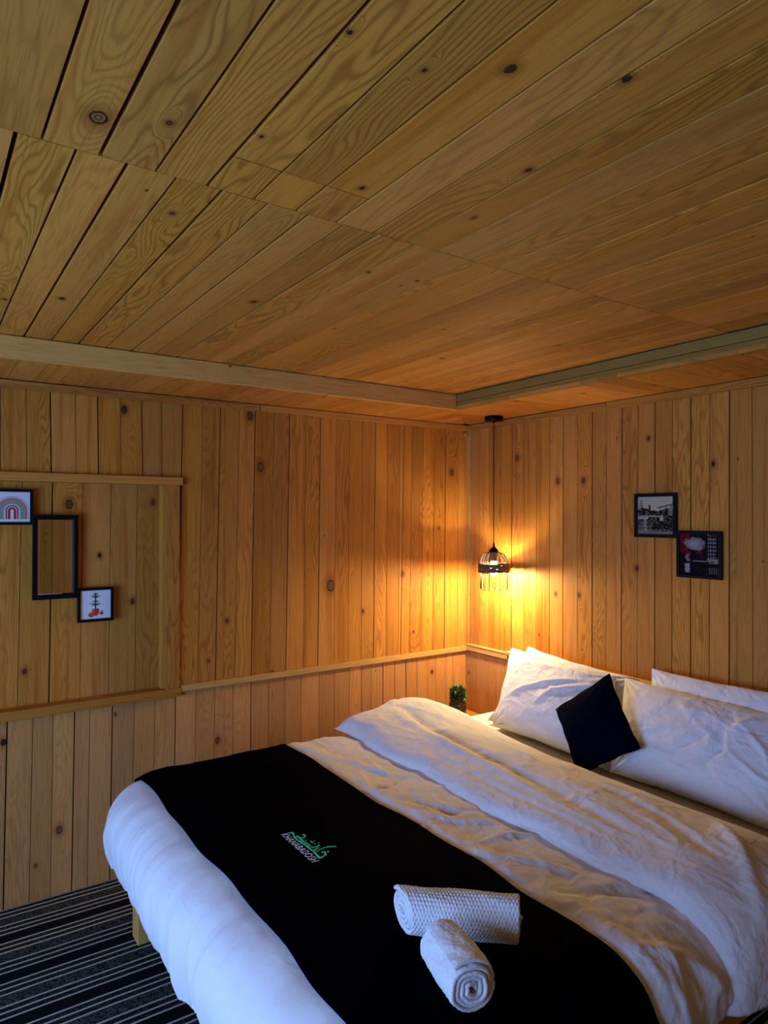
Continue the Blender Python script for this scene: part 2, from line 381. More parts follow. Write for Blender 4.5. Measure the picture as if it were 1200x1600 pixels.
def run(surf, joints, v0, v1, parent, mat, wide=(), **kw):
    """joints: list of (u at v0, u at v1) ascending in u; wide = indices of joints that gape"""
    g = lambda i: .0028 if i in wide else .0013
    for i in range(len(joints)-1):
        a, b = joints[i], joints[i+1]
        plank(surf, (a[0], b[0], b[1], a[1], v0, v1), parent, mat, gap=(g(i), g(i+1)), **kw)
def backing(name, lo, hi):
    o = box(name, lo, hi, BACK); o['kind'] = 'structure'; return o
def trim_piece(name, lo, hi, mat, parent, along, bev=.0015):
    return box(name, lo, hi, mat, parent, bev=bev, along=along)

# walls (dark battens behind the boards show in the joints)
wl = backing('wall_left', (XW-.05, .070, 0), (.05, .12, 2.35))
wr = backing('wall_right', (.018, YW-.05, 0), (.07, .07, 2.35))
wb = backing('wall_back', (XW-.07, YW-.07, 0), (.07, YW-.018, 2.35))
ce = backing('ceiling', (XW-.07, YW-.07, HC+.018), (.07, .12, HC+.07))
fl = box('floor', (XW-.07, YW-.07, -.05), (.07, .12, 0), CARPET); fl['kind'] = 'structure'
backp = box('batten_board', (-1.815, .018, 0), (.02, .0695, 2.28), BACK, wl)
backp2 = box('batten_board', (XW, .018, 1.80), (-1.815, .0695, 2.28), BACK, wl)
backp3 = box('batten_board', (XW, .018, 0), (-1.815, .0695, .80), BACK, wl)

topl = [(-2.5498, -2.5527), (-2.4526, -2.4583), (-2.3581, -2.3651), (-2.2598, -2.2658), (-2.1673, -2.1735), (-2.0702, -2.0765), (-1.9748, -1.9818), (-1.8863, -1.8900), (-1.7963, -1.7893)]
topl = [(-2.55-.096*k, -2.553-.096*k) for k in range(18, 0, -1)]+topl
run('left', topl, 1.80, 2.19, wl, PINE, wide=(20, 22, 24, 26))
upl = [(-1.8121, -1.7893), (-1.7132, -1.6906), (-1.6253, -1.6018), (-1.5264, -1.5032), (-1.4379, -1.4189), (-1.3379, -1.3145), (-1.2456, -1.2249), (-1.1448, -1.1289), (-1.0563, -1.0416), (-.9574, -.944), (-.8678, -.858), (-.7822, -.7739), (-.6986, -.6855), (-.6153, -.6037), (-.5275, -.5131), (-.51, -.4832), (-.4469, -.4247), (-.3619, -.3415), (-.2749, -.2563), (-.1831, -.1715), (-.0814, -.0693), (-.0005, -.0005)]
run('left', upl, .81, 2.19, wl, PINE, wide=(0, 2, 4, 6, 8, 12, 15, 19))
nich = [(-2.4792, -2.4646), (-2.3573, -2.3457), (-2.2321, -2.2238), (-2.1121, -2.103), (-1.9951, -1.9865), (-1.8715, -1.8642)]
nich = [(-2.479-.122*k, -2.4646-.122*k) for k in range(14, 0, -1)]+nich+[(-1.80, -1.80)]
run('niche', nich, .79, 1.80, wl, PINE, wide=(15, 19))
low = [(-2.5322, -2.5205), (-2.4363, -2.4252), (-2.3544, -2.3464), (-2.2709, -2.261), (-2.2072, -2.1997), (-2.1135, -2.1039), (-2.0208, -2.009), (-1.925, -1.9154), (-1.827, -1.82), (-1.7278, -1.7228), (-1.6321, -1.6271), (-1.5372, -1.5332), (-1.441, -1.438), (-1.3435, -1.3415), (-1.2503, -1.2493), (-1.1541, -1.1562), (-1.0502, -1.0486), (-.9541, -.9514), (-.862, -.8577), (-.7785, -.78), (-.7123, -.7137), (-.6313, -.6329), (-.5512, -.5523), (-.4651, -.4721), (-.3801, -.3899), (-.3035, -.3133), (-.240, -.2498), (-.1629, -.1727), (-.1045, -.1143), (-.0015, -.0015)]
low = [(-2.532-.093*k, -2.5205-.093*k) for k in range(19, 0, -1)]+low
run('left', low, .002, .80, wl, PINE_W, wide=(19, 22, 24, 27, 31, 40, 42))
upr = [(.0202, .0376), (.0937, .1075), (.1875, .201), (.291, .3045), (.3774, .3934), (.4782, .494), (.5702, .5855), (.6705, .676), (.7618, .7695), (.8622, .8634), (.9537, .9593), (1.0374, 1.0472), (1.1254, 1.1371), (1.2152, 1.2266), (1.3096, 1.3173), (1.3961, 1.4055), (1.4882, 1.4958), (1.5743, 1.5834), (1.6621, 1.671), (1.7659, 1.765)]
upr += [(1.765+.1*k, 1.765+.1*k) for k in range(1, 25)]
run('right', upr, .002, 2.19, wr, PINE, wide=(2, 4, 8, 10, 12, 14, 16, 18))
plank('right', (.001, .0202, .0376, .001, .842, 2.19), wr, PINE_P, proud=.004)
# wainscot board ends under the right rail, in front of the tall boards
lor = [(.001, .001), (.0127, .0127), (.1007, .1007), (.182, .182), (.2644, .2644), (.3441, .3441), (.42, .42)]
run('right', lor, .002, .80, wr, PINE_W, proud=.012, thick=.0115)

# ceiling boards
near = [-2.661, -2.566, -2.4665, -2.367, -2.268, -2.172, -2.073, -1.975, -1.875, -1.7835, -1.674, -1.587, -1.49, -1.398, -1.30, -1.20, -1.10, -.98, -.86, -.74, -.62, -.50, -.477]
far = [-2.700, -2.605, -2.5175, -2.4265, -2.3345, -2.2355, -2.1405, -2.052, -1.960, -1.8515, -1.768, -1.668, -1.5665, -1.47, -1.374, -1.29, -1.20, -1.12, -1.02, -.93, -.852, -.76, -.66, -.57, -.477]
near = [near[0]-.097*k for k in range(17, 0, -1)]+near
far = [far[0]-.097*k for k in range(17, 0, -1)]+far
def ceil_run(xs, y0, y1, widex, jog=None):
    xs = sorted([-x for x in xs])
    for a, b in zip(xs[:-1], xs[1:]):
        g = lambda s: .0042 if any(abs(s-w_) < .012 for w_ in widex) else .0028
        yy = y0, y1+random.uniform(-.004, .004)
        if jog and jog[0] < (a+b)/2 < jog[1]:
            plank('ceil', (a, b, b, a, y0, jog[2]), ce, PINE_C, gap=(g(a), g(b)), vgap=.001)
            plank('ceil', (a, b, b, a, jog[2], y1), ce, PINE_C, gap=(g(a), g(b)), vgap=.001)
        else:
            plank('ceil', (a, b, b, a, yy[0], y1), ce, PINE_C, gap=(g(a), g(b)), vgap=.001)
ceil_run(near, YW, -1.925, (2.566, 2.367), (2.075, 2.37, -2.06))
ceil_run(far, -1.925, -DL+.02, (2.700, 2.5175, 2.3345, 2.1405, 1.960))

# lowered border of the ceiling along both walls, boards mitred at the corner
sl = [-2.7, -2.615, -2.53, -2.428, -2.338, -2.2405, -2.153, -2.06, -1.961, -1.87, -1.78, -1.69, -1.60, -1.50, -1.397, -1.32, -1.23, -1.14, -1.05, -.95, -.85, -.757, -.664, -.57, -.477]
sl = [sl[0]-.097*k for k in range(16, 0, -1)]+sl
def gg(x): return .0022
for a, b in zip(sl[:-1], sl[1:]):
    plank('soffl', (-b, -a, -a, -b, -DL, -.001), ce, PINE_C, gap=(.0014, .0010), vgap=.0003, thick=.016)
dg = lambda x: x*DL/DR
for a, b in ((-.477, -.383), (-.383, -.29), (-.29, -.19), (-.19, -.06)):
    plank('soffl', [(-b+.001, dg(b)+.001), (-a-.001, dg(a)+.001), (-a-.001, -.001), (-b+.001, -.001)], ce, PINE_C, thick=.016)
sr = [-.456, -.55, -.65, -.75, -.85, -.95, -1.05, -1.16, -1.275, -1.37, -1.465, -1.565, -1.68, -1.78, -1.89, -1.96]+[-1.96-.1*k for k in range(1, 23)]
for b, a in zip(sr[:-1], sr[1:]):
    plank('soffr', (a, b, b, a, -DR, -.001), ce, PINE_C, gap=(.0010, .0014), vgap=.0003, thick=.016)
for a, b in ((-.36, -.456), (-.26, -.36), (-.16, -.26), (-.05, -.16)):
    lo_, hi_ = b, a
    plank('soffr', [(lo_+.001, lo_/DL*DR+.001), (hi_-.001, hi_/DL*DR+.001), (hi_-.001, -.001), (lo_+.001, -.001)], ce, PINE_C, thick=.016)
box('batten_board', (XW, -DL+.022, HS+.016), (.0, .018, HC+.017), BACK, ce)
box('batten_board', (-DR+.022, YW, HS+.016), (.017, -DL+.021, HC+.017), BACK, ce)
# fascia boards
def struct(o): o['kind'] = 'structure'; return o
struct(box('trim_1', (XW, -DL-.004, HS-.003), (-DR-.0005, -DL+.018, HC-.003), PINE_P, bev=.0015, along='x'))
t2 = struct(box('trim_2', (-DR, YW, HS+.0385), (-DR+.018, -DL-.004, HC-.0025), PINE_G, bev=.0015, along='y'))
box('lower_board', (-DR+.001, YW, HS-.002), (-DR+.019, -DL-.004, HS+.0365), PINE_G, t2, bev=.0015, along='y')
# crown strips
struct(box('trim_3', (XW, -.022, 2.163), (-1.402, -.0015, 2.196), PINE, bev=.002, along='x'))
struct(box('trim_4', (-1.398, -.024, 2.166), (-.001, -.0015, 2.197), PINE, bev=.002, along='x'))
struct(box('trim_5', (-.022, -1.06, 2.164), (-.0015, -.0245, 2.196), PINE, bev=.002, along='y'))
struct(box('trim_6', (-.023, YW, 2.163), (-.0015, -1.063, 2.197), PINE, bev=.002, along='y'))
# rails
struct(box('trim_7', (-1.798, -.020, .802), (-.001, -.0015, .831), PINE_P, bev=.002, along='x'))
struct(box('trim_8', (-.022, -.405, .806), (-.0135, -.0205, .838), PINE_P, bev=.002, along='y'))
box('rail_cap', (-.024, -.405, .8385), (-.0015, -.0205, .8465), PINE_P, bpy.data.objects['trim_8'], bev=.001, along='y')
# niche surround
struct(box('trim_9', (XW, -.024, .783), (-1.80, .046, .822), PINE, bev=.002, along='x'))
struct(box('trim_10', (XW, -.026, 1.778), (-1.797, .046, 1.815), PINE, bev=.002, along='x'))
struct(box('trim_11', (-1.872, -.018, .8225), (-1.808, .000, 1.7775), PINE, bev=.002, along='z'))
struct(box('trim_12', (-1.888, .0005, .8225), (-1.845, .047, 1.7775), PINE_C, bev=.002, along='z'))
# corner batten and its small block
struct(box('trim_13', (-.012, -.0145, .0), (-.0015, -.0015, .80), PINE_W, bev=.001, along='z'))
box('corner_block', (-.030, -.026, 2.125), (-.0055, -.0045, 2.150), PINE, bpy.data.objects['trim_13'], bev=.002, along='y')

# wall behind the camera and the wall with the window
nb = 40; w_ = abs(XW)/nb
run('back', [(k*w_, k*w_) for k in range(nb+1)], .002, HS+.08, wb, PINE, wide=tuple(range(0, nb, 2)))
WY0, WY1, WZ0, WZ1 = -3.15, -.85, .52, 1.68
ww = tag(empty('wall_window', (0, 0, 0)), kind='structure')
for nm, lo, hi in (('wall_panel', (XW-.07, YW, 0), (XW-.018, WY0, 2.34)), ('wall_panel', (XW-.07, WY1, 0), (XW-.018, .05, 2.34)), ('wall_panel', (XW-.07, WY0, 0), (XW-.018, WY1, WZ0)), ('wall_panel', (XW-.07, WY0, WZ1), (XW-.018, WY1, 2.34))):
    box(nm, lo, hi, BACK, ww)
ys = [YW+.105*k for k in range(11)]; ys = [y for y in ys if y < WY0]+[WY0]
run('window', [(y, y) for y in ys], .002, 2.27, ww, PINE)
ys = [WY1+.1*k for k in range(9)]; run('window', [(min(y, -.001), min(y, -.001)) for y in ys], .002, 2.27, ww, PINE)
ys = [WY0+.115*k for k in range(21)]
run('window', [(y, y) for y in ys], .002, WZ0, ww, PINE); run('window', [(y, y) for y in ys], WZ1, 2.27, ww, PINE)
wn = tag(empty('window_1', (XW, -2.0, WZ0)), kind='structure')
for lo, hi in (((XW-.03, WY0, WZ0), (XW+.015, WY0+.05, WZ1)), ((XW-.03, WY1-.05, WZ0), (XW+.015, WY1, WZ1)), ((XW-.03, WY0+.05, WZ0), (XW+.015, WY1-.05, WZ0+.05)), ((XW-.03, WY0+.05, WZ1-.05), (XW+.015, WY1-.05, WZ1)), ((XW-.03, -2.02, WZ0+.05), (XW+.01, -1.98, WZ1-.05))):
    box('window_frame', lo, hi, PINE_P, wn, bev=.003, along='z')

# ------------------------------------------------------------ noise for cloth
def vnoise(x, y, seed=0):
    r = np.random.RandomState(seed); T = r.rand(128, 128)
    xi = np.floor(x).astype(int); yi = np.floor(y).astype(int); fx = x-xi; fy = y-yi
    fx = fx*fx*fx*(fx*(fx*6-15)+10); fy = fy*fy*fy*(fy*(fy*6-15)+10)
    g = lambda a, b: T[a % 128, b % 128]
    return ((g(xi, yi)*(1-fx)+g(xi+1, yi)*fx)*(1-fy)+(g(xi, yi+1)*(1-fx)+g(xi+1, yi+1)*fx)*fy)*2-1
def fbm(x, y, seed=0, oct=4, gain=.5):
    s = 0; a = 1
    for k in range(oct): s = s+a*vnoise(x*2**k+k*7.3, y*2**k+k*3.1, seed+k); a *= gain
    return s
def ridge(x, y, seed=0, sharp=2.0):
    n = fbm(x, y, seed, 3, .5); return np.maximum(0, 1-np.abs(n)*sharp)
def sstep(x, a, b):
    t = np.clip((x-a)/(b-a), 0, 1); return t*t*(3-2*t)
def grid_faces(n, m, wrap=False):
    F = []
    for i in range(n-1):
        for j in range(m-1): F.append((i*m+j, (i+1)*m+j, (i+1)*m+j+1, i*m+j+1))
        if wrap: F.append((i*m+m-1, (i+1)*m+m-1, (i+1)*m, i*m))
    return F
def gnormals(P):
    du = np.gradient(P, axis=0); dv = np.gradient(P, axis=1); n = np.cross(du, dv)
    return n/(np.linalg.norm(n, axis=2)[..., None]+1e-12)

# ------------------------------------------------------------ bed frame
bed = tag(empty('bed', (-1.07, -1.33, 0)), 'wooden double bed frame with square legs under the white duvet', 'bed')
for x in (-2.135, -.10):
    for y in (-.555, -2.26): box('leg', (x, y, 0), (x+.08, y+.08, .30), PINE_P, bed, bev=.003, along='z')
for y in (-.45, -2.27): box('side_rail', (-2.10, y, .30), (-.065, y+.035, .385), PINE, bed, bev=.003, along='x')
box('foot_rail', (-2.13, -2.234, .30), (-2.10, -.451, .385), PINE, bed, bev=.003, along='y')
for k in range(9):
    x = -2.02+k*.235; box('slat', (x, -2.233, .345), (x+.08, -.452, .362), PINE_P, bed, along='y')
hb = box('headboard', (-.060, -2.30, .30), (-.0145, -.408, .845), PINE, bed, bev=.004, along='y')
box('headboard_cap', (-.068, -2.31, .846), (-.0015, -.404, .866), PINE_P, bed, bev=.003, along='y')

# mattress with its fitted sheet
def rounded_box(name, lo, hi, r, mat, seg=4):
    bm = bmesh.new(); box_bm(bm, lo, hi); bmesh.ops.bevel(bm, geom=list(bm.edges), offset=r, segments=seg, affect='EDGES', profile=.6)
    bmesh.ops.recalc_face_normals(bm, faces=bm.faces)
    me = bpy.data.meshes.new(name); bm.to_mesh(me); bm.free(); return link(name, me, mat, None, True)
tag(rounded_box('mattress', (-2.09, -2.255, .364), (-.075, -.425, .556), .035, SHEET), 'mattress in a cream sheet, bare at the headboard end by the nightstand', 'mattress')

# ------------------------------------------------------------ duvet
X0, Y0F, Y0N = -2.085, -.475, -2.09     # flat top: foot edge, far edge, near edge
ZT = .600
def skirt_prof(a, kind):
    """outward offset and height against arc length a beyond the flat top"""
    if kind == 'foot': k = np.array([[0, 0, 0], [.06, .055, -.008], [.12, .108, -.035], [.18, .148, -.080], [.25, .165, -.145], [.31, .158, -.205], [.40, .128, -.29]])
    elif kind == 'near': k = np.array([[0, 0, 0], [.07, .068, -.006], [.13, .125, -.024], [.19, .178, -.055], [.25, .213, -.105], [.31, .225, -.165], [.40, .215, -.25]])
    else: k = np.array([[0, 0, 0], [.05, .045, -.008], [.10, .080, -.040], [.18, .100, -.115], [.25, .105, -.185], [.31, .100, -.245], [.40, .09, -.33]])
    a = np.clip(a, 0, .40)
    # smooth interpolation
    out = []
    for c in (1, 2):
        t = k[:, 0]; v = k[:, c]; m = np.gradient(v, t)
        i = np.clip(np.searchsorted(t, a, side='right')-1, 0, len(t)-2)
        h = t[i+1]-t[i]; s = (a-t[i])/h
        out.append((2*s**3-3*s**2+1)*v[i]+(s**3-2*s**2+s)*h*m[i]+(-2*s**3+3*s**2)*v[i+1]+(s**3-s**2)*h*m[i+1])
    return out[0], out[1]
LF, LN, LA = .375, .325, .36
def duvet_base(X, Y):
    RC = .10
    qx = (X0+RC)-X; qyn = (Y0N+RC)-Y; qyf = Y-(Y0F-RC)
    cx = np.where(qx > 0, qx, 0); cyn = np.where(qyn > 0, qyn, 0); cyf = np.where(qyf > 0, qyf, 0)
    cy = np.where(cyf > 0, cyf, -cyn)
    d = np.hypot(cx, cy); ang = np.arctan2(np.abs(cy), cx+1e-9)
    nx = np.where(d > 1e-9, -cx/(d+1e-12), 0); ny = np.where(d > 1e-9, cy/(d+1e-12), 0)
    a = np.maximum(0, d-RC)
    wside = ang/(math.pi/2)                                  # 0 foot .. 1 side
    wside = wside*wside*(3-2*wside)
    near = cy < 0
    Ls = np.where(near, LN, LA); L = LF*(1-wside)+Ls*wside
    a = np.minimum(a, L)
    of, zf = skirt_prof(a, 'foot'); on, zn = skirt_prof(a, 'near'); oa, za = skirt_prof(a, 'far')
    os_ = np.where(near, on, oa); zs = np.where(near, zn, za)
    o = of*(1-wside)+os_*wside; z = zf*(1-wside)+zs*wside
    o = o+.018*np.sin(math.pi*wside)*(a/.4)
    px = np.where(cx > 0, X0+RC, X); py = np.where(cyn > 0, Y0N+RC, np.where(cyf > 0, Y0F-RC, Y))
    r = np.minimum(d, RC)+o
    return np.stack([px+nx*r, py+ny*r, ZT+z], -1), a, wside, L
def crease(X, Y, pts, w, amp):
    """a soft ridge (or valley) along a polyline"""
    best = np.full(X.shape, 9.0); tt = np.zeros(X.shape); n = len(pts)-1
    for i in range(n):
        ax, ay = pts[i]; bx, by = pts[i+1]; vx, vy = bx-ax, by-ay
        t = np.clip(((X-ax)*vx+(Y-ay)*vy)/(vx*vx+vy*vy), 0, 1)
        d = np.hypot(X-ax-t*vx, Y-ay-t*vy); m = d < best; best = np.where(m, d, best); tt = np.where(m, (i+t)/n, tt)
    return amp*np.exp(-(best/w)**2)*np.sin(math.pi*np.clip(tt*.94+.03, 0, 1))
def duvet_disp(X, Y, a, ws):
    und = .006*fbm(X*3, Y*3, 5, 2)
    # the stretch between runner and fold is crumpled
    m = sstep(X, -1.50, -1.40)
    cr = m*(.006*ridge(X*4+Y*1.6, Y*2.4-X, 21, 2.2)+.0045*ridge(X*9-Y*3, Y*5+X*3, 31, 2.4)+.0035*fbm(X*8, Y*8, 41, 4))
    for pts, w, amp in (([(-1.40, -.62), (-1.30, -.88), (-1.22, -1.05)], .018, .010), ([(-1.42, -1.05), (-1.33, -1.08), (-1.20, -1.02)], .016, -.012),
                        ([(-1.42, -1.30), (-1.34, -1.45), (-1.20, -1.56)], .018, .012), ([(-1.36, -1.18), (-1.30, -1.40), (-1.16, -1.45)], .014, -.010),
                        ([(-1.44, -1.68), (-1.32, -1.80), (-1.22, -1.98)], .020, .013), ([(-1.40, -1.95), (-1.26, -2.02), (-1.10, -2.10)], .022, -.014),
                        ([(-1.42, -1.62), (-1.28, -1.62), (-1.14, -1.70)], .014, .010), ([(-1.45, -2.20), (-1.30, -2.26), (-1.15, -2.42)], .022, .013)):
        cr = cr+m*crease(X, Y, pts, w, amp)
    cr = cr+m*.012*np.exp(-((X+1.43)/.05)**2)      # piped up along the runner's edge
    # hanging foot end: shallow folds running down
    f = sstep(a, .02, .16)
    s = np.where(ws < .5, Y, X)
    fold = f*(.0070*ridge(s*5.5+a*.8, a*1.1, 51, 2.0)+.0060*fbm(s*7+a*1.6, a*2.2, 61, 3)+.004*np.sin(s*34+3*fbm(s*2, a*3, 3, 2)))
    gather = f*(.0035*ridge(s*17+a*.6, a*.7, 171, 1.9)+.0022*ridge(s*29+a*.8, a*.9, 181, 2.2))+f*.005*ridge(s*13+a*2.5, a*1.6, 71, 2.2)*sstep(fbm(s*2.2, a*0+1, 91, 2), -.2, .5)
    return und+cr+fold+gather
def duvet_at(X, Y, off=0.0, wr_=1.0):
    P, a, ws, L = duvet_base(X, Y); n = gnormals(P)
    if n[n.shape[0]//2, n.shape[1]//2, 2] < 0: n = -n
    bad = np.linalg.norm(n, axis=2) < .5; n[bad] = (0, 0, 1)
    d = duvet_disp(X, Y, a, ws)*wr_
    d = np.where(wr_ > 0, d, 0)
    return P+n*(d+off)[..., None] if np.ndim(off) else P+n*(d+off)[..., None]
xs = np.linspace(-.72, X0+.10-.10-LF-.06, 230); ys_ = np.linspace(Y0F+LA+.04, Y0N-LN-.04, 330)
XX, YY = np.meshgrid(xs, ys_, indexing='ij')
P = duvet_at(XX, YY)
dv = mesh('duvet', P.reshape(-1, 3), grid_faces(*XX.shape), LINEN, None, True)
bm = bmesh.new(); bm.from_mesh(dv.data); bmesh.ops.remove_doubles(bm, verts=bm.verts, dist=.0012); bm.to_mesh(dv.data); bm.free(); dv.data.polygons.foreach_set('use_smooth', [True]*len(dv.data.polygons))
so = dv.modifiers.new('thickness', 'SOLIDIFY'); so.thickness = .016; so.offset = -1 if gnormals(P)[115, 165, 2] > 0 else 1
tag(dv, 'white cotton duvet spread over the bed and hanging over its foot', 'duvet')

# turned-back top of the duvet: a puffy roll across the bed
nb_, na_ = 320, 90
bY = np.linspace(-.335, -2.50, nb_)
front = -1.175+.012*np.sin(bY*5.0)+.01*np.sin(bY*11+1)+.035*sstep(bY, -.75, -.38)-.0*bY
front = np.where(bY < -2.0, front-.05*sstep(-bY, 2.0, 2.5), front)
backe = np.interp(bY, [-2.5, -2.2, -1.7, -1.2, -.9, -.6, -.42, -.34], [-.60, -.60, -.60, -.585, -.55, -.50, -.50, -.62])
hmax = np.interp(bY, [-2.5, -2.1, -1.6, -1.1, -.8, -.55, -.40, -.36, -.335], [.065, .068, .066, .064, .076, .106, .102, .07, .006])
ak = np.linspace(0, 1, na_)
A, B = np.meshgrid(ak, np.arange(nb_), indexing='ij')
prof = np.interp(ak, [0, .02, .05, .10, .16, .24, .34, .42, .50, .60, .70, .80, .88, .94, .98, 1], [0, .30, .48, .62, .70, .78, .90, .90, .97, 1.0, .92, .76, .56, .38, .22, 0])
kk = np.array([1, 2, 3, 2, 1])/9.; prof[2:-2] = np.convolve(prof, kk, 'valid')
XF = front[B]*(1-A)+backe[B]*A; YF = bY[B]
H = prof[:, None]*hmax[None, :]
lump = .010*fbm(XF*3.2, YF*1.8, 15, 3)+.005*ridge(XF*6+YF*1.2, YF*2.0, 25, 2.2)+.0035*ridge(XF*11-YF*3, YF*5, 35, 2.4)
lump = lump*np.sqrt(np.clip(prof, 0, 1))[:, None]*np.clip(hmax/.06, 0, 1)[None, :]
lump += crease(XF, YF, [(-.86, -.45), (-.90, -.70), (-.93, -1.0), (-.95, -1.35), (-1.0, -1.75), (-1.04, -2.1)], .022, -.016)
lump += crease(XF, YF, [(-.93, -.5), (-.97, -.85), (-1.0, -1.3), (-1.05, -1.75)], .020, .008)
lump += crease(XF, YF, [(-.80, -1.5), (-.86, -1.9), (-.98, -2.2)], .022, -.012)
lump += crease(XF, YF, [(-.70, -2.0), (-.85, -2.15), (-1.05, -2.3)], .020, .014)
lump += crease(XF, YF, [(-.75, -1.0), (-.80, -1.2), (-.84, -1.4)], .020, .009)
lump += crease(XF, YF, [(-1.06, -.9), (-1.09, -1.4), (-1.10, -2.0)], .012, -.006)
# base for the fold: flat to beyond the far edge, drapes like the duvet on the near side
Bz, _, _, _ = duvet_base(np.maximum(XF, X0+.3), np.minimum(YF, Y0F-.12))
Bp = Bz.copy(); Bp[..., 0] = XF; farm = YF > Y0F-.12; Bp[..., 1] = np.where(farm, YF, Bz[..., 1])
nn = gnormals(Bp); nn = np.where(nn[..., 2:3] < 0, -nn, nn)
endb = .005*np.sin(XF*34)*sstep(YF, -.48, -.36)*np.clip(prof, 0, 1)[:, None]
FP = Bp+nn*(H+lump+endb+.002)[..., None]
FP[..., 1] += .02*fbm(XF*5, XF*0+2, 77, 2)*sstep(YF, -.6, -.36)
top = FP.reshape(-1, 3)
bot = (Bp-nn*.001).reshape(-1, 3)
nT = len(top); Fq = grid_faces(na_, nb_)
Fb = [tuple(i+nT for i in f[::-1]) for f in Fq]
rim = [i*nb_ for i in range(na_)]+[(na_-1)*nb_+j for j in range(1, nb_)]+[i*nb_+nb_-1 for i in range(na_-2, -1, -1)]+[j for j in range(nb_-2, 0, -1)]
Fr = [(rim[i], rim[(i+1) % len(rim)], rim[(i+1) % len(rim)]+nT, rim[i]+nT) for i in range(len(rim))]
fo = mesh('turned_back_fold', np.vstack([top, bot]), Fq+Fb+Fr, LINEN, dv, True)
bm = bmesh.new(); bm.from_mesh(fo.data); bmesh.ops.recalc_face_normals(bm, faces=bm.faces); bm.to_mesh(fo.data); bm.free()

# ------------------------------------------------------------ bed runner
xs = np.linspace(-1.466, -2.112, 90); ys_ = np.linspace(Y0F+.30, Y0N-.30, 260)
XX, YY = np.meshgrid(xs, ys_, indexing='ij')
XX = XX+.006*np.sin(YY*7)+.004*np.sin(YY*17)
P, a, ws, L = duvet_base(XX, YY); n = gnormals(P); n = np.where(n[..., 2:3] < -.2, -n, n)
if n[45, 130, 2] < 0: n = -n
edge = np.minimum(sstep(XX, -2.14, -2.10), 1)
off = .012+.006*fbm(XX*3, YY*3, 5, 2)+.0025*fbm(XX*9, YY*7, 8, 3)
off = np.maximum(off, duvet_disp(XX, YY, a, ws)+.007)
P = P+n*off[..., None]
rn = mesh('bed_runner', P.reshape(-1, 3), grid_faces(*XX.shape), VELVET, None, True)
so = rn.modifiers.new('thickness', 'SOLIDIFY'); so.thickness = .005; so.offset = 0
tag(rn, 'black velvet bed runner with green and white embroidery across the foot of the bed', 'bed runner')
# embroidery (traced strokes lie on the runner's top)
def surf_z(x, y):
    xa = np.array([[x, x+.002], [x, x+.002]]); ya = np.array([[y, y], [y-.002, y-.002]])
    o = .012+.006*fbm(xa*3, ya*3, 5, 2)+.0025*fbm(xa*9, ya*7, 8, 3)
    return ZT+float(o[0, 0])+.0030
STR = [([(-1.8469, -1.2461), (-1.8366, -1.2437), (-1.8331, -1.2518), (-1.8398, -1.265), (-1.843, -1.2803), (-1.8422, -1.305), (-1.84, -1.3267), (-1.8379, -1.3481), (-1.8373, -1.3747), (-1.837, -1.3877), (-1.8278, -1.3844), (-1.8172, -1.3786), (-1.8103, -1.3767)], .0042),
 ([(-1.8333, -1.273), (-1.8303, -1.282), (-1.8316, -1.3019), (-1.8306, -1.323), (-1.8288, -1.3477), (-1.8266, -1.3657), (-1.8188, -1.3677), (-1.8107, -1.3666), (-1.7985, -1.3636)], .0040),
 ([(-1.8305, -1.2853), (-1.824, -1.2932), (-1.8146, -1.2926), (-1.807, -1.2838), (-1.8071, -1.2753), (-1.8127, -1.2743)], .0034),
 ([(-1.8363, -1.3946), (-1.8371, -1.4068), (-1.8393, -1.424), (-1.8402, -1.4388), (-1.83, -1.4335), (-1.8209, -1.4303), (-1.8103, -1.4218), (-1.8059, -1.4089), (-1.8094, -1.4046), (-1.816, -1.4084)], .0050),
 ([(-1.8355, -1.3984), (-1.8171, -1.3917), (-1.7984, -1.3849), (-1.7835, -1.3851), (-1.7742, -1.3901), (-1.7608, -1.3985)], .0030)]
DOTS = [[(-1.7968, -1.4086), (-1.7965, -1.4133)], [(-1.821, -1.3104), (-1.8204, -1.315)], [(-1.8098, -1.3235), (-1.811, -1.3397)], [(-1.8015, -1.3278), (-1.7977, -1.329)], [(-1.808, -1.3451), (-1.8075, -1.3481)], [(-1.7954, -1.347), (-1.7947, -1.3501)]]
def stroke(pts, w, taper=False):
    P = np.array(pts); t = np.linspace(0, len(P)-1, (len(P)-1)*4+1)
    xs = np.interp(t, range(len(P)), P[:, 0]); ys = np.interp(t, range(len(P)), P[:, 1])
    for _ in range(3):
        xs[1:-1] = (xs[:-2]+2*xs[1:-1]+xs[2:])/4; ys[1:-1] = (ys[:-2]+2*ys[1:-1]+ys[2:])/4
    tx = np.gradient(xs); ty = np.gradient(ys); l = np.hypot(tx, ty)+1e-9
    V = []; F = []
    for i in range(len(xs)):
        ww_ = w*(1-.75*i/len(xs)) if taper else w*(.8+.2*math.sin(i*.9))
        z = surf_z(xs[i], ys[i]); nx, ny = -ty[i]/l[i]*ww_, tx[i]/l[i]*ww_
        V += [(xs[i]-nx, ys[i]-ny, z-.003), (xs[i]-nx*.7, ys[i]-ny*.7, z+.0012), (xs[i]+nx*.7, ys[i]+ny*.7, z+.0012), (xs[i]+nx, ys[i]+ny, z-.003)]
        if i:
            b_ = 4*i; F += [(b_-4+k, b_+k, b_+k+1, b_-3+k) for k in range(3)]
    n_ = len(xs)*4-4; F += [(0, 1, 2, 3), (n_+3, n_+2, n_+1, n_)]
    return V, F
for i, (p, w_) in enumerate(STR): tag(mesh('embroidered_script', *stroke(p, w_, i == 4), THREAD_G, rn), 'stroke of the green embroidered calligraphy')
for p in DOTS[1:]: mesh('embroidered_dot', *stroke(p, .0018), THREAD_G, rn)
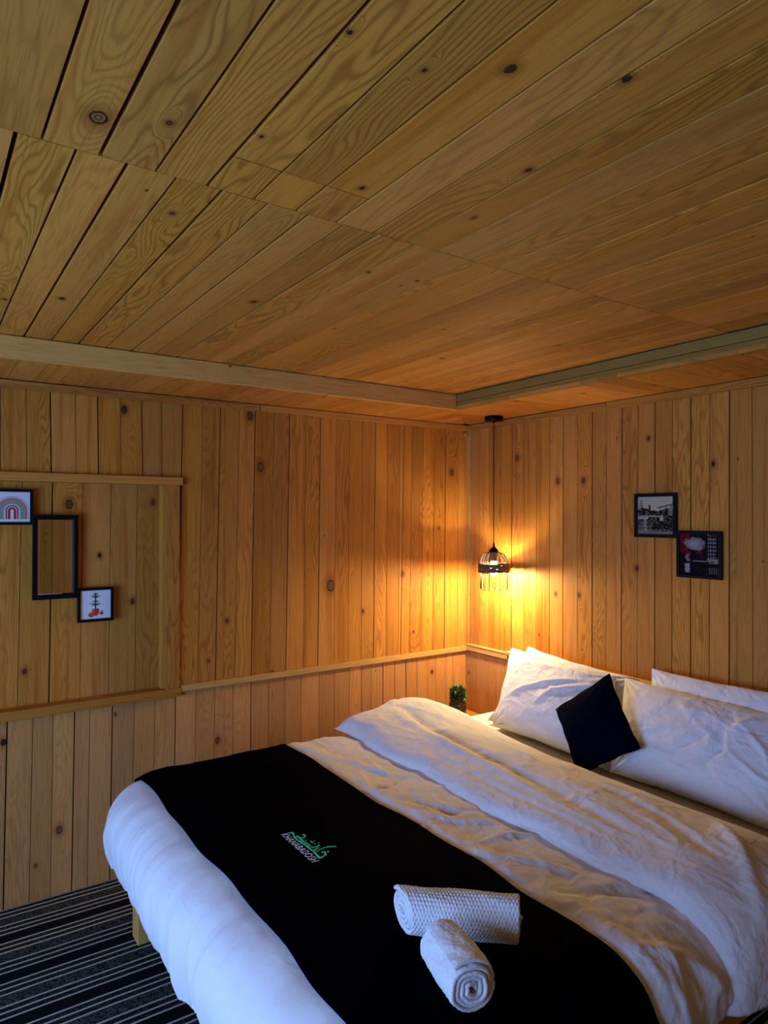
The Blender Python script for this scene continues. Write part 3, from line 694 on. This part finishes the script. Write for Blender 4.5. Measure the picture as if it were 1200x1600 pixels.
V, F = stroke(DOTS[0], .0028); wp = [(V, F)]
tcu = bpy.data.curves.new('lettering', 'FONT'); tcu.body = 'KHANABADOSH'; tcu.size = .030; tcu.extrude = .0004; tcu.offset = -.0004; tcu.space_character = 1.12
to = bpy.data.objects.new('lettering', tcu); COL.objects.link(to)
bpy.context.view_layer.update()
tm = bpy.data.meshes.new_from_object(to.evaluated_get(bpy.context.evaluated_depsgraph_get()))
bpy.data.objects.remove(to)
co = np.array([v.co[:] for v in tm.vertices]); co[:, :2] -= co[:, :2].min(0); sx_ = .203/co[:, 0].max(); sy_ = .0235/co[:, 1].max()
tv = []
for x, y, z in co:
    px = -1.875+y*sy_+x*sx_*.012; py = -1.2455-x*sx_-y*.10
    tv.append((px, py, surf_z(-1.865, py)+z+.0006))
tf = [tuple(p.vertices) for p in tm.polygons]
lab = list(range(len(tv)))
def root_(i):
    while lab[i] != i: lab[i] = lab[lab[i]]; i = lab[i]
    return i
for f in tf:
    for a, b in zip(f, f[1:]): lab[root_(a)] = root_(b)
ids = {}
for f in tf: ids.setdefault(root_(f[0]), []).append(f)
for fs in sorted(ids.values(), key=lambda q: -tv[q[0][0]][1]):
    use = sorted({i for f in fs for i in f}); mp = {i: k for k, i in enumerate(use)}
    mesh('embroidered_letter', [tv[i] for i in use], [tuple(mp[i] for i in f) for f in fs], THREAD_W, rn)
mesh('embroidered_dot', *wp[0], THREAD_W, rn)

# ------------------------------------------------------------ pillows
def pillow(name, TL, TR, BR, BL, T, mat, seed, n=110, wr_=1.0, creases=(), pinch=.07, exp=.42, parent=None):
    TL, TR, BR, BL = [np.array(c, float) for c in (TL, TR, BR, BL)]
    u = np.sin(np.linspace(-1, 1, n)*math.pi/2*.985)/math.sin(math.pi/2*.985); U, Vv = np.meshgrid(u, u, indexing='ij')
    Uu = U*(1-pinch*(1-Vv**2)*(np.abs(U)**3)); V2 = Vv*(1-pinch*1.1*(1-U**2)*(np.abs(Vv)**3))
    s = (Uu+1)/2; t = (V2+1)/2
    C = (BL[None, None]*((1-s)*(1-t))[..., None]+BR*(s*(1-t))[..., None]+TR*(s*t)[..., None]+TL*((1-s)*t)[..., None])
    nrm = np.cross(TR-TL, BL-TL); nrm /= np.linalg.norm(nrm)
    if nrm[0] > 0: nrm = -nrm
    W = np.linalg.norm(TR-TL); Hh = np.linalg.norm(BL-TL)
    th = T*np.clip((1-U**2)*(1-Vv**2), 0, 1)**exp
    env = np.clip((1-U**2)*(1-Vv**2), 0, 1)**.35
    px, py = U*W/2, Vv*Hh/2
    front = th+wr_*env*(.007*fbm(px*4, py*4, seed, 2)+.0045*ridge(px*5+py*4, py*9-px*3, seed+3, 2.4)+.003*ridge(px*9+py*6, py*15, seed+9, 2.4))
    for pts, w_, amp in creases:
        front = front+env*crease(px, py, pts, w_, amp)
    # wrinkles fanning from the corners
    for cxs in (-1, 1):
        for cys in (-1, 1):
            dx = (cxs-U)*W/2; dy = (cys-Vv)*Hh/2; r = np.hypot(dx, dy); an = np.arctan2(np.abs(dy), np.abs(dx))
            front = front+wr_*.0045*np.sin(an*17+seed+cxs)*np.exp(-(r/.13)**2)*np.clip(r/.04, 0, 1)
    back = -th*.75
    edge_w = .004*np.sin(U*11+Vv*9+seed)*np.maximum(np.abs(U), np.abs(Vv))**12
    Pf = C+nrm*(front+edge_w)[..., None]; Pb = C+nrm*(back+edge_w)[..., None]
    m = n*n; F = grid_faces(n, n); Fb = [tuple(i+m for i in f[::-1]) for f in F]
    V = np.vstack([Pf.reshape(-1, 3), Pb.reshape(-1, 3)])
    rim = [i*n for i in range(n)]+[(n-1)*n+j for j in range(1, n)]+[i*n+n-1 for i in range(n-2, -1, -1)]+[j for j in range(n-2, 0, -1)]
    Fr = [(rim[i], rim[(i+1) % len(rim)], rim[(i+1) % len(rim)]+m, rim[i]+m) for i in range(len(rim))]
    o = mesh(name, V, F+Fb+Fr, mat, parent, True)
    bm = bmesh.new(); bm.from_mesh(o.data); bmesh.ops.remove_doubles(bm, verts=bm.verts, dist=1e-5); bmesh.ops.recalc_face_normals(bm, faces=bm.faces); bm.to_mesh(o.data); bm.free()
    return o
G = 'white pillows leaning on the headboard'
tag(pillow('pillow', (-.085, -.60, .925), (-.095, -1.30, .885), (-.24, -1.34, .600), (-.385, -.60, .572), .055, LINEN, 3, wr_=.8), 'rear white pillow of the left pair, only its top edge and lower left corner showing', 'pillow', G)
tag(pillow('pillow', (-.13, -.515, .912), (-.145, -1.215, .885), (-.455, -1.42, .570), (-.43, -.68, .572), .090, LINEN, 13, wr_=.8,
    creases=(([(-.30, -.10), (-.12, 0.0), (.10, .10), (.26, .16)], .012, .012), ([(-.08, -.10), (.04, .02), (.20, .10), (.30, .14)], .012, .010), ([(-.30, .10), (-.1, .16), (.12, .185), (.28, .17)], .020, .008))),
    'front white pillow of the left pair, behind the dark cushion', 'pillow', G)
tag(pillow('pillow', (-.085, -1.36, .945), (-.085, -2.10, .965), (-.27, -2.12, .62), (-.24, -1.36, .61), .060, LINEN, 23, wr_=.6), 'rear white pillow of the right pair, a pale strip above the front one', 'pillow', G)
tag(pillow('pillow', (-.145, -1.255, .890), (-.155, -2.02, .885), (-.465, -2.14, .572), (-.455, -1.41, .570), .100, LINEN, 33, wr_=.75,
    creases=(([(.17, .06), (.21, .12), (.26, .17)], .014, .016), ([(.22, .10), (.30, .03), (.34, -.06)], .014, .014), ([(.14, .09), (.13, -.02), (.05, -.12)], .014, -.012),
             ([(.20, .08), (.06, .12), (-.10, .10)], .02, .007), ([(.18, -.03), (.28, -.08), (.36, -.09)], .012, .012), ([(-.10, -.12), (.02, -.03), (.10, .05)], .010, -.008))),
    'large front white pillow of the right pair with creases gathered near its top right', 'pillow', G)
cu = pillow('cushion', (-.335, -1.318, .948), (-.485, -1.580, .722), (-.575, -1.345, .555), (-.435, -1.098, .758), .055, NAVY, 43, n=70, wr_=.35, pinch=.05, exp=.5)
tag(cu, 'dark navy square cushion tipped on its corner between the white pillows', 'cushion')

# ------------------------------------------------------------ rolled towels
def towel(name, A, B, R, seed, waffle, label, pitch=.0105):
    A = np.array(A, float); B = np.array(B, float); ax = B-A; Ln = np.linalg.norm(ax); ax /= Ln
    e1 = np.cross(ax, (0, 0, 1)); e1 /= np.linalg.norm(e1); e2 = np.cross(e1, ax)
    turns = (R-.006)/pitch; n = int(turns*110); m = 190
    th = np.linspace(0, turns*2*math.pi, n); t0 = 2.3-turns*2*math.pi
    r = .006+pitch*th/(2*math.pi)
    ll = np.linspace(0, 1, m)
    TH, LL = np.meshgrid(th, ll, indexing='ij'); RR = np.repeat(r[:, None], m, 1)
    outer = sstep(RR, R-pitch*1.02, R-pitch*.98)
    half = pitch*.43*np.sqrt(np.clip(1-np.maximum(0, (np.abs(LL*2-1)-.965)/.035)**2, .02, 1))
    shear = (.60 if waffle else .0)*RR*np.cos(TH+t0)*(1-LL)
    endlen = LL*Ln+shear+(.006*np.sin(TH*.7+seed)*(LL-.5))+.010*(LL-.5)*np.cos(TH*.13+seed)
    arc = TH*R
    if waffle:
        bx = endlen/.0085; by = arc/.0095
        bump = (np.abs(np.sin(math.pi*(bx+.5*np.floor(by))))*np.abs(np.sin(math.pi*by)))**.8*.0034
    else: bump = .0008*fbm(endlen*160, arc*160, seed, 3)
    bump = bump*outer
    squash = .004*fbm(np.cos(TH)*1.2+3, LL*2+np.sin(TH), seed, 2)
    ro = RR+half+bump+squash+.0006*fbm(arc*200, endlen*200, seed+1, 2); ri = RR-half+squash
    bulge = 1-.04*(2*LL-1)**2*0
    def pos(r_):
        c = np.cos(TH+t0); s = np.sin(TH+t0); s = np.where(s < 0, s*.95, s)
        return A+ax*endlen[..., None]+e1*(r_*c*bulge)[..., None]+e2*(r_*s*bulge)[..., None]
    Po, Pi = pos(ro), pos(ri); k = n*m
    F = grid_faces(n, m); Fb = [tuple(i+k for i in f[::-1]) for f in F]
    rim = [i*m for i in range(n)]+[(n-1)*m+j for j in range(1, m)]+[i*m+m-1 for i in range(n-2, -1, -1)]+[j for j in range(m-2, 0, -1)]
    Fr = [(rim[i], rim[(i+1) % len(rim)], rim[(i+1) % len(rim)]+k, rim[i]+k) for i in range(len(rim))]
    o = mesh(name, np.vstack([Po.reshape(-1, 3), Pi.reshape(-1, 3)]), F+Fb+Fr, TERRY, None, True)
    bm = bmesh.new(); bm.from_mesh(o.data); bmesh.ops.recalc_face_normals(bm, faces=bm.faces); bm.to_mesh(o.data); bm.free()
    return tag(o, label, 'towel', 'rolled towels on the black runner')
towel('rolled_towel', (-1.858, -1.872, .670), (-1.645, -2.066, .668), .050, 1, True, 'rolled white towel with honeycomb texture, the longer one lying crosswise')
towel('rolled_towel', (-1.898, -2.180, .671), (-1.855, -2.020, .668), .053, 5, False, 'rolled white towel with its coiled end facing the bed foot, below the honeycomb one')

# ------------------------------------------------------------ nightstand and plant
ns = tag(empty('nightstand', (-.21, -.19, 0)), 'low wooden nightstand in the corner, mostly hidden behind the bed', 'nightstand')
box('table_top', (-.40, -.355, .422), (-.024, -.026, .442), PINE, ns, bev=.003, along='x')
for x in (-.39, -.065):
    for y in (-.345, -.065): box('leg', (x, y, 0), (x+.035, y+.035, .4215), PINE, ns, bev=.002, along='z')
box('drawer', (-.388, -.309, .30), (-.367, -.066, .42), PINE_P, ns, bev=.002, along='y')
box('side_panel', (-.354, -.064, .30), (-.066, -.044, .42), PINE, ns, bev=.002, along='x')
box('side_panel', (-.354, -.332, .30), (-.066, -.312, .42), PINE, ns, bev=.002, along='x')
box('shelf', (-.35, -.30, .12), (-.07, -.07, .135), PINE, ns, bev=.002, along='x')
PX, PY, PZ = -.185, -.128, .4435
pl = tag(empty('potted_plant', (PX, PY, PZ)), 'small leafy green plant in a dark knobbly pot on the corner nightstand', 'plant')
seg, rows = 72, 40; V = []
for i in range(rows):
    z = .110*i/(rows-1); r = .033+.018*math.sin(math.pi*min(1, z/.118))
    for k in range(seg):
        t = 2*math.pi*k/seg; b_ = .0050*max(0, math.cos(7*t+math.pi*2.6*z/.04))*max(0, math.cos(7*t-math.pi*2.6*z/.04))
        V.append(((r+b_)*math.cos(t), (r+b_)*math.sin(t), z))
F = grid_faces(rows, seg, True)+[tuple(range(seg))[::-1], tuple((rows-1)*seg+k for k in range(seg))]
mesh('pot', V, F, POT, pl, True)
def leaves(nm, cnt, mat, seed, size, rmax):
    r = random.Random(seed); V = []; F = []
    for _ in range(cnt):
        th = r.uniform(0, 2*math.pi); h = r.random(); zc = .086+.092*h; rr = rmax*math.sqrt(max(.04, 1-(2*h-.85)**2/1.45))*r.uniform(.55, 1.0)
        c = Vector((rr*math.cos(th), rr*math.sin(th), zc)); d = Vector((math.cos(th), math.sin(th), r.uniform(-.2, 1.3))).normalized()
        s = d.cross(Vector((r.uniform(-1, 1), r.uniform(-1, 1), 1))).normalized(); nrm_ = d.cross(s); l = size*r.uniform(.7, 1.3); w_ = l*.30
        b_ = len(V)
        V += [c, c+d*l*.4+s*w_+nrm_*.001, c+d*l*.45+nrm_*.0018, c+d*l*.4-s*w_+nrm_*.001, c+d*l]
        F += [(b_, b_+1, b_+2), (b_, b_+2, b_+3), (b_+1, b_+4, b_+2), (b_+2, b_+4, b_+3)]
    o = mesh(nm, V, F, mat, pl); o['kind'] = 'stuff'; return o
leaves('foliage', 680, GREEN, 3, .022, .038)
tag(leaves('leaf_tips', 130, LEAFY, 5, .019, .044), 'pale green leaf tips')
mesh('stem', *tube_geo([(0, 0, .10), (.002, 0, .14), (0, .002, .185)], [.012, .010, .004], 8), GREEN, pl, True)

# ------------------------------------------------------------ pendant lamp
LX, LY = -.138, -.385
lamp = tag(empty('pendant_lamp', (LX, LY, 1.22)), 'black wire cage pendant lamp with a rope band, hanging lit in the corner', 'lamp')
z0 = -1.22
V, F = lathe_geo([(.0001, 2.199+z0), (.050, 2.199+z0), (.052, 2.196+z0), (.052, 2.177+z0), (.049, 2.173+z0), (.012, 2.172+z0), (.006, 2.162+z0), (.0001, 2.160+z0)], 40)
mesh('ceiling_rose', V, F, BLACK, lamp, True)
mesh('cord', *tube_geo([(0, 0, 2.165+z0), (0, 0, 1.9+z0), (0, 0, 1.48+z0)], .0024, 8), BLACK, lamp, True)
V, F = lathe_geo([(.0001, 1.487+z0), (.0035, 1.487+z0), (.0065, 1.462+z0), (.010, 1.457+z0), (.018, 1.451+z0), (.026, 1.440+z0), (.028, 1.428+z0), (.0205, 1.427+z0), (.0205, 1.385+z0), (.017, 1.381+z0), (.0001, 1.381+z0)], 32)
mesh('socket', V, F, BLACK, lamp, True)
V, F = lathe_geo([(.0001, 1.380+z0), (.015, 1.378+z0), (.0175, 1.365+z0), (.021, 1.350+z0), (.0225, 1.333+z0), (.0225, 1.327+z0), (.0001, 1.326+z0)], 24)
mesh('bulb', V, F, emis('bulb_collar_glow', (1.0, .76, .42), BULB_STRENGTH*.06), lamp, True)
V, F = lathe_geo([(.0001, 1.325+z0), (.0225, 1.3245+z0), (.0215, 1.315+z0), (.018, 1.306+z0), (.011, 1.299+z0), (.0001, 1.296+z0)], 20)
tag(mesh('bulb_dome', V, F, emis('bulb_glow', (1.0, .76, .42), BULB_STRENGTH), lamp, True), 'glowing lower dome of the bulb')
parts = []
NW = 16
def ring(r, z, tr=.0016): return tube_geo([(r*math.cos(t), r*math.sin(t), z) for t in np.linspace(0, 2*math.pi, 48, endpoint=False)], tr, 6, closed=True)
parts += [ring(.0765, 1.222+z0, .0018), ring(.0765, 1.313+z0), ring(.0765, 1.369+z0)]
wires = []
for k in range(NW):
    t = 2*math.pi*k/NW+.1
    pr = [(.024, 1.431)]+[(.024+.0525*math.sin(q), 1.372+.058*math.cos(q)) for q in np.linspace(.15, math.pi/2, 9)]+[(.0765, 1.33), (.0765, 1.222)]
    wires.append(tube_geo([(r*math.cos(t), r*math.sin(t), z+z0) for r, z in pr], .0020, 6))
for v, f in parts: mesh('cage_ring', v, f, WIRE, lamp, True)
for v, f in wires: mesh('cage_wire', v, f, WIRE, lamp, True)
# rope wound round the cage, one continuous helix of twisted jute
pts = []; NT = 7
for k in range(NT*48+1):
    t = 2*math.pi*k/48; z = 1.3175+z0+.0475*k/(NT*48)+.0012*math.sin(t*3.3); r = .0835+.0012*math.sin(t*5.1+k*.01)
    pts.append((r*math.cos(t), r*math.sin(t), z))
mesh('rope_band', *tube_geo(pts, [.0046+.0006*math.sin(i*2.1) for i in range(len(pts))], 7), ROPE, lamp, True)

# ------------------------------------------------------------ framed pictures and mirror
def paint(name, w, h, fn, nx, ny, parent):
    V = []; F = []; C = []
    for j in range(ny+1):
        for i in range(nx+1): V.append(((i/nx-.5)*w, (j/ny-.5)*h, 0))
    for j in range(ny):
        for i in range(nx):
            F.append((j*(nx+1)+i, j*(nx+1)+i+1, (j+1)*(nx+1)+i+1, (j+1)*(nx+1)+i)); C.append(fn((i+.5)/nx, (j+.5)/ny))
    me = bpy.data.meshes.new(name); me.from_pydata(V, [], F)
    ca = me.color_attributes.new('ink', 'FLOAT_COLOR', 'CORNER')
    ca.data.foreach_set('color', [x for c in C for _ in range(4) for x in (*c, 1.0)])
    return link(name, me, PRINT, parent)
def frame(name, M, w, h, bw, depth, label, cat, inner, group=None, tilt=0.0):
    root = empty(name, (0, 0, 0)); root.matrix_basis = M @ Matrix.Rotation(tilt, 4, 'Z')
    tag(root, label, cat, group)
    for lo, hi in (((-w/2, -h/2), (-w/2+bw, h/2)), ((w/2-bw, -h/2), (w/2, h/2)), ((-w/2+bw, -h/2), (w/2-bw, -h/2+bw)), ((-w/2+bw, h/2-bw), (w/2-bw, h/2))):
        bm = bmesh.new(); box_bm(bm, (lo[0], lo[1], 0), (hi[0], hi[1], depth), .0015); me = bpy.data.meshes.new('frame_bar'); bmesh.ops.recalc_face_normals(bm, faces=bm.faces); bm.to_mesh(me); bm.free()
        link('frame_bar', me, BLACK, root)
    bm = bmesh.new(); box_bm(bm, (-w/2+bw*.6, -h/2+bw*.6, .001), (w/2-bw*.6, h/2-bw*.6, depth*.45)); me = bpy.data.meshes.new('backing_board'); bmesh.ops.recalc_face_normals(bm, faces=bm.faces); bm.to_mesh(me); bm.free()
    link('backing_board', me, BLACK, root)
    o = inner(root, w-2*bw, h-2*bw); o.location = (0, 0, depth*.45+.0008)
    return root
ML = lambda x, z, y=.030: Matrix(((1, 0, 0, x), (0, 0, -1, y), (0, 1, 0, z), (0, 0, 0, 1)))
MR = lambda y, z: Matrix(((0, 0, -1, -.0045), (-1, 0, 0, y), (0, 1, 0, z), (0, 0, 0, 1)))
WHITEP = (.72, .74, .78)
def f_rainbow(u, v):
    x = (u-.5)*1.0; y = v-.10
    if y < 0: return WHITEP
    r = math.hypot(x, max(0, y-.28)) if y > .28 else abs(x)
    an = math.atan2(y-.28, x) if y > .28 else y*6
    if r < .045: return WHITEP
    if r < .115: return (.30, .05, .035)
    if r < .140: return WHITEP
    if r < .185: return (.30, .05, .035)
    if r < .205: return WHITEP
    if r < .235: return (.20, .20, .17) if int(an*14) % 2 else WHITEP
    if r < .300: return (.26, .31, .24)
    if r < .315: return (.10, .10, .09) if int(an*22) % 2 else (.5, .52, .48)
    if r < .350: return (.26, .31, .24)
    if r < .365: return (.06, .05, .05) if int(an*20) % 2 else WHITEP
    if r < .425: return (.50, .12, .07) if int(an*26) % 5 else (.62, .35, .28)
    if .450 < r < .478: return (.16, .05, .04) if int(an*18) % 2 else WHITEP
    return WHITEP
def f_vase(u, v):
    e = lambda cx, cy, rx, ry: ((u-cx)/rx)**2+((v-cy)/ry)**2 < 1
    if e(.36, .14, .10, .085): return (.52, .10, .05)
    if e(.50, .25, .13, .15) and v < .36: return (.48, .055, .035) if u > .47 else (.60, .13, .07)
    if e(.70, .18, .062, .05): return (.30, .04, .035)
    if abs(u-.70-.3*(v-.22)) < .02 and .22 < v < .28: return (.06, .07, .04)
    if abs(u-.50) < .018 and .36 < v < .90: return (.05, .06, .05)
    for y0, L_ in ((.78, .20), (.74, .14), (.86, .12), (.50, .26), (.46, .18), (.60, .14)):
        for s in (-1, 1):
            t = (u-.50)*s/L_
            if 0 < t < 1:
                yy = y0+L_*.55*t-.45*L_*t*t*1.4
                if abs(v-yy) < .020*(1.1-t): return (.045, .065, .045)
    if .585 < v < .60 and abs(u-.5) < .11: return (.05, .06, .05)
    return (.70, .74, .80)
rp = np.random.RandomState(4); RT = rp.rand(64, 64)
def rn2(u, v, s): return RT[int(u*s) % 64, int(v*s) % 64]
def f_street(u, v):
    g = lambda x: (x*1.05, x*1.0, x*.72)
    if v < .08: return g(.17+.05*rn2(u, v, 30))
    sky = .66+.05*math.sin(u*9)+.04*(rn2(u, v, 12)-.5)
    if v > sky:
        if abs(u-.10) < .055*(1-(v-.76)/.22) and v < .93: return g(.10+.2*rn2(u, v, 40))
        if u > .55 and abs(v-(.70+.22*(u-.55))) < .014: return g(.03)
        if u > .60 and abs((u*7) % 1-.5) < .08 and v < .70+.22*(u-.55): return g(.03)
        if abs(u-.34) < .025 and v < .78: return g(.03)
        return g(.36+.05*v)
    if v > .50: return g(.015+.10*(rn2(u, v, 24) > .75)+(.15 if u > .85 and rn2(u, v, 16) > .5 else 0))
    if .46 < v <= .50 and u < .72: return g(.26)
    if .40 < v <= .46 and u < .30: return g(.34)
    if abs(u-.22) < .04 and v < .46: return g(.33) if rn2(u, v, 50) > .3 else g(.1)
    if .36 < v < .46 and .62 < u < .72: return g(.38)
    for cx in (.50, .76):
        d = math.hypot(u-cx, (v-.18)*1.0)
        if abs(d-.095) < .014: return g(.008)
    if u < .42 and (u*22) % 1 < .35 and v < .36: return g(.16)
    if .19 < v < .21 and u < .45: return g(.20)
    if .09 < v < .12: return g(.20 if u < .9 else .05)
    return g(.012+.14*(rn2(u, v, 34) > .78))
def f_canal(u, v):
    n = rn2(u, v, 26); n2 = rn2(u+.3, v+.1, 14)
    cl = math.hypot((u-.38)/.26, (v-.76)/.16)
    if cl < .8+.35*n: b_ = .30*(1.15-cl*.7)+.07*n; return (b_*1.05, b_, b_*1.02)
    if u < .22+.05*n and v > .60-.1*n2: return (.20*(.5+n*.6), .008, .015)
    if abs(u-.50) < .09 and abs(v-.56) < .06 and n > .3: return (.14, .01, .02)
    if .72 < u < .92 and v > .42:
        if abs(v-.87) < .015: return (.20, .20, .20)
        if (u*16) % 1 > .45 and (v*11) % 1 > .45 and n2 > .25: return (.30, .30, .30)
        return (.02, .02, .02)
    if u > .70 and .36 < v < .41: return (.24, .23, .20)
    if .30 < v < .36 and u > .74: return (.38, .34, .20) if n > .3 else (.02, .02, .02)
    if .335 < v < .36 and .32 < u < .74: return (.30, .28, .26) if n2 > .5 else (.02, .02, .02)
    if abs(u-.205-.02*math.sin(v*40)) < .05 and .33 < v < .56: return (.16+.1*n, .08+.1*n, .09+.1*n)
    if abs(u-.20) < .055+.01*n and .06 < v < .28: return (.28+.12*n,)*3
    if u > .75 and .06 < v < .2 and (u*18) % 1 > .5: return (.14, .14, .14)
    return (.004+.012*n, .004+.010*n, .005+.011*n)
def f_canal_dim(u, v): return tuple(c*.85 for c in f_canal(u, v))
def inner(fn, n=72): return lambda root, w, h: paint('print', w, h, fn, n, n, root)
def minner(root, w, h):
    V = [(-w/2, -h/2, 0), (w/2, -h/2, 0), (w/2, h/2, 0), (-w/2, h/2, 0)]
    b_ = .006; V += [(-w/2+b_, -h/2+b_, .0015), (w/2-b_, -h/2+b_, .0015), (w/2-b_, h/2-b_, .0015), (-w/2+b_, h/2-b_, .0015)]
    return mesh('mirror_glass', V, [(0, 1, 5, 4), (1, 2, 6, 5), (2, 3, 7, 6), (3, 0, 4, 7), (4, 5, 6, 7)], MIRROR, root)
frame('picture_frame', ML(-2.505, 1.669), .157, .150, .0115, .016, 'square black frame with an arched rainbow print, left of the mirror', 'picture', inner(f_rainbow, 110), 'framed pictures around the mirror', tilt=.00)
frame('mirror', ML(-2.338, 1.454), .180, .364, .0175, .018, 'tall black framed mirror between two small square pictures', 'mirror', minner)
frame('picture_frame', ML(-2.1735, 1.2365), .152, .152, .0125, .016, 'square black frame with a red vase and plant print, lower right of the mirror', 'picture', inner(f_vase, 84), 'framed pictures around the mirror')
frame('picture_frame', MR(-1.326, 1.638), .217, .205, .016, .016, 'black framed black and white street print, upper of the two above the pillows', 'picture', inner(f_street, 90), 'framed prints on the headboard wall')
frame('picture_frame', MR(-1.540, 1.466), .208, .207, .013, .016, 'black framed dark print with red leaves, lower of the two above the pillows', 'picture', inner(f_canal_dim, 90), 'framed prints on the headboard wall')
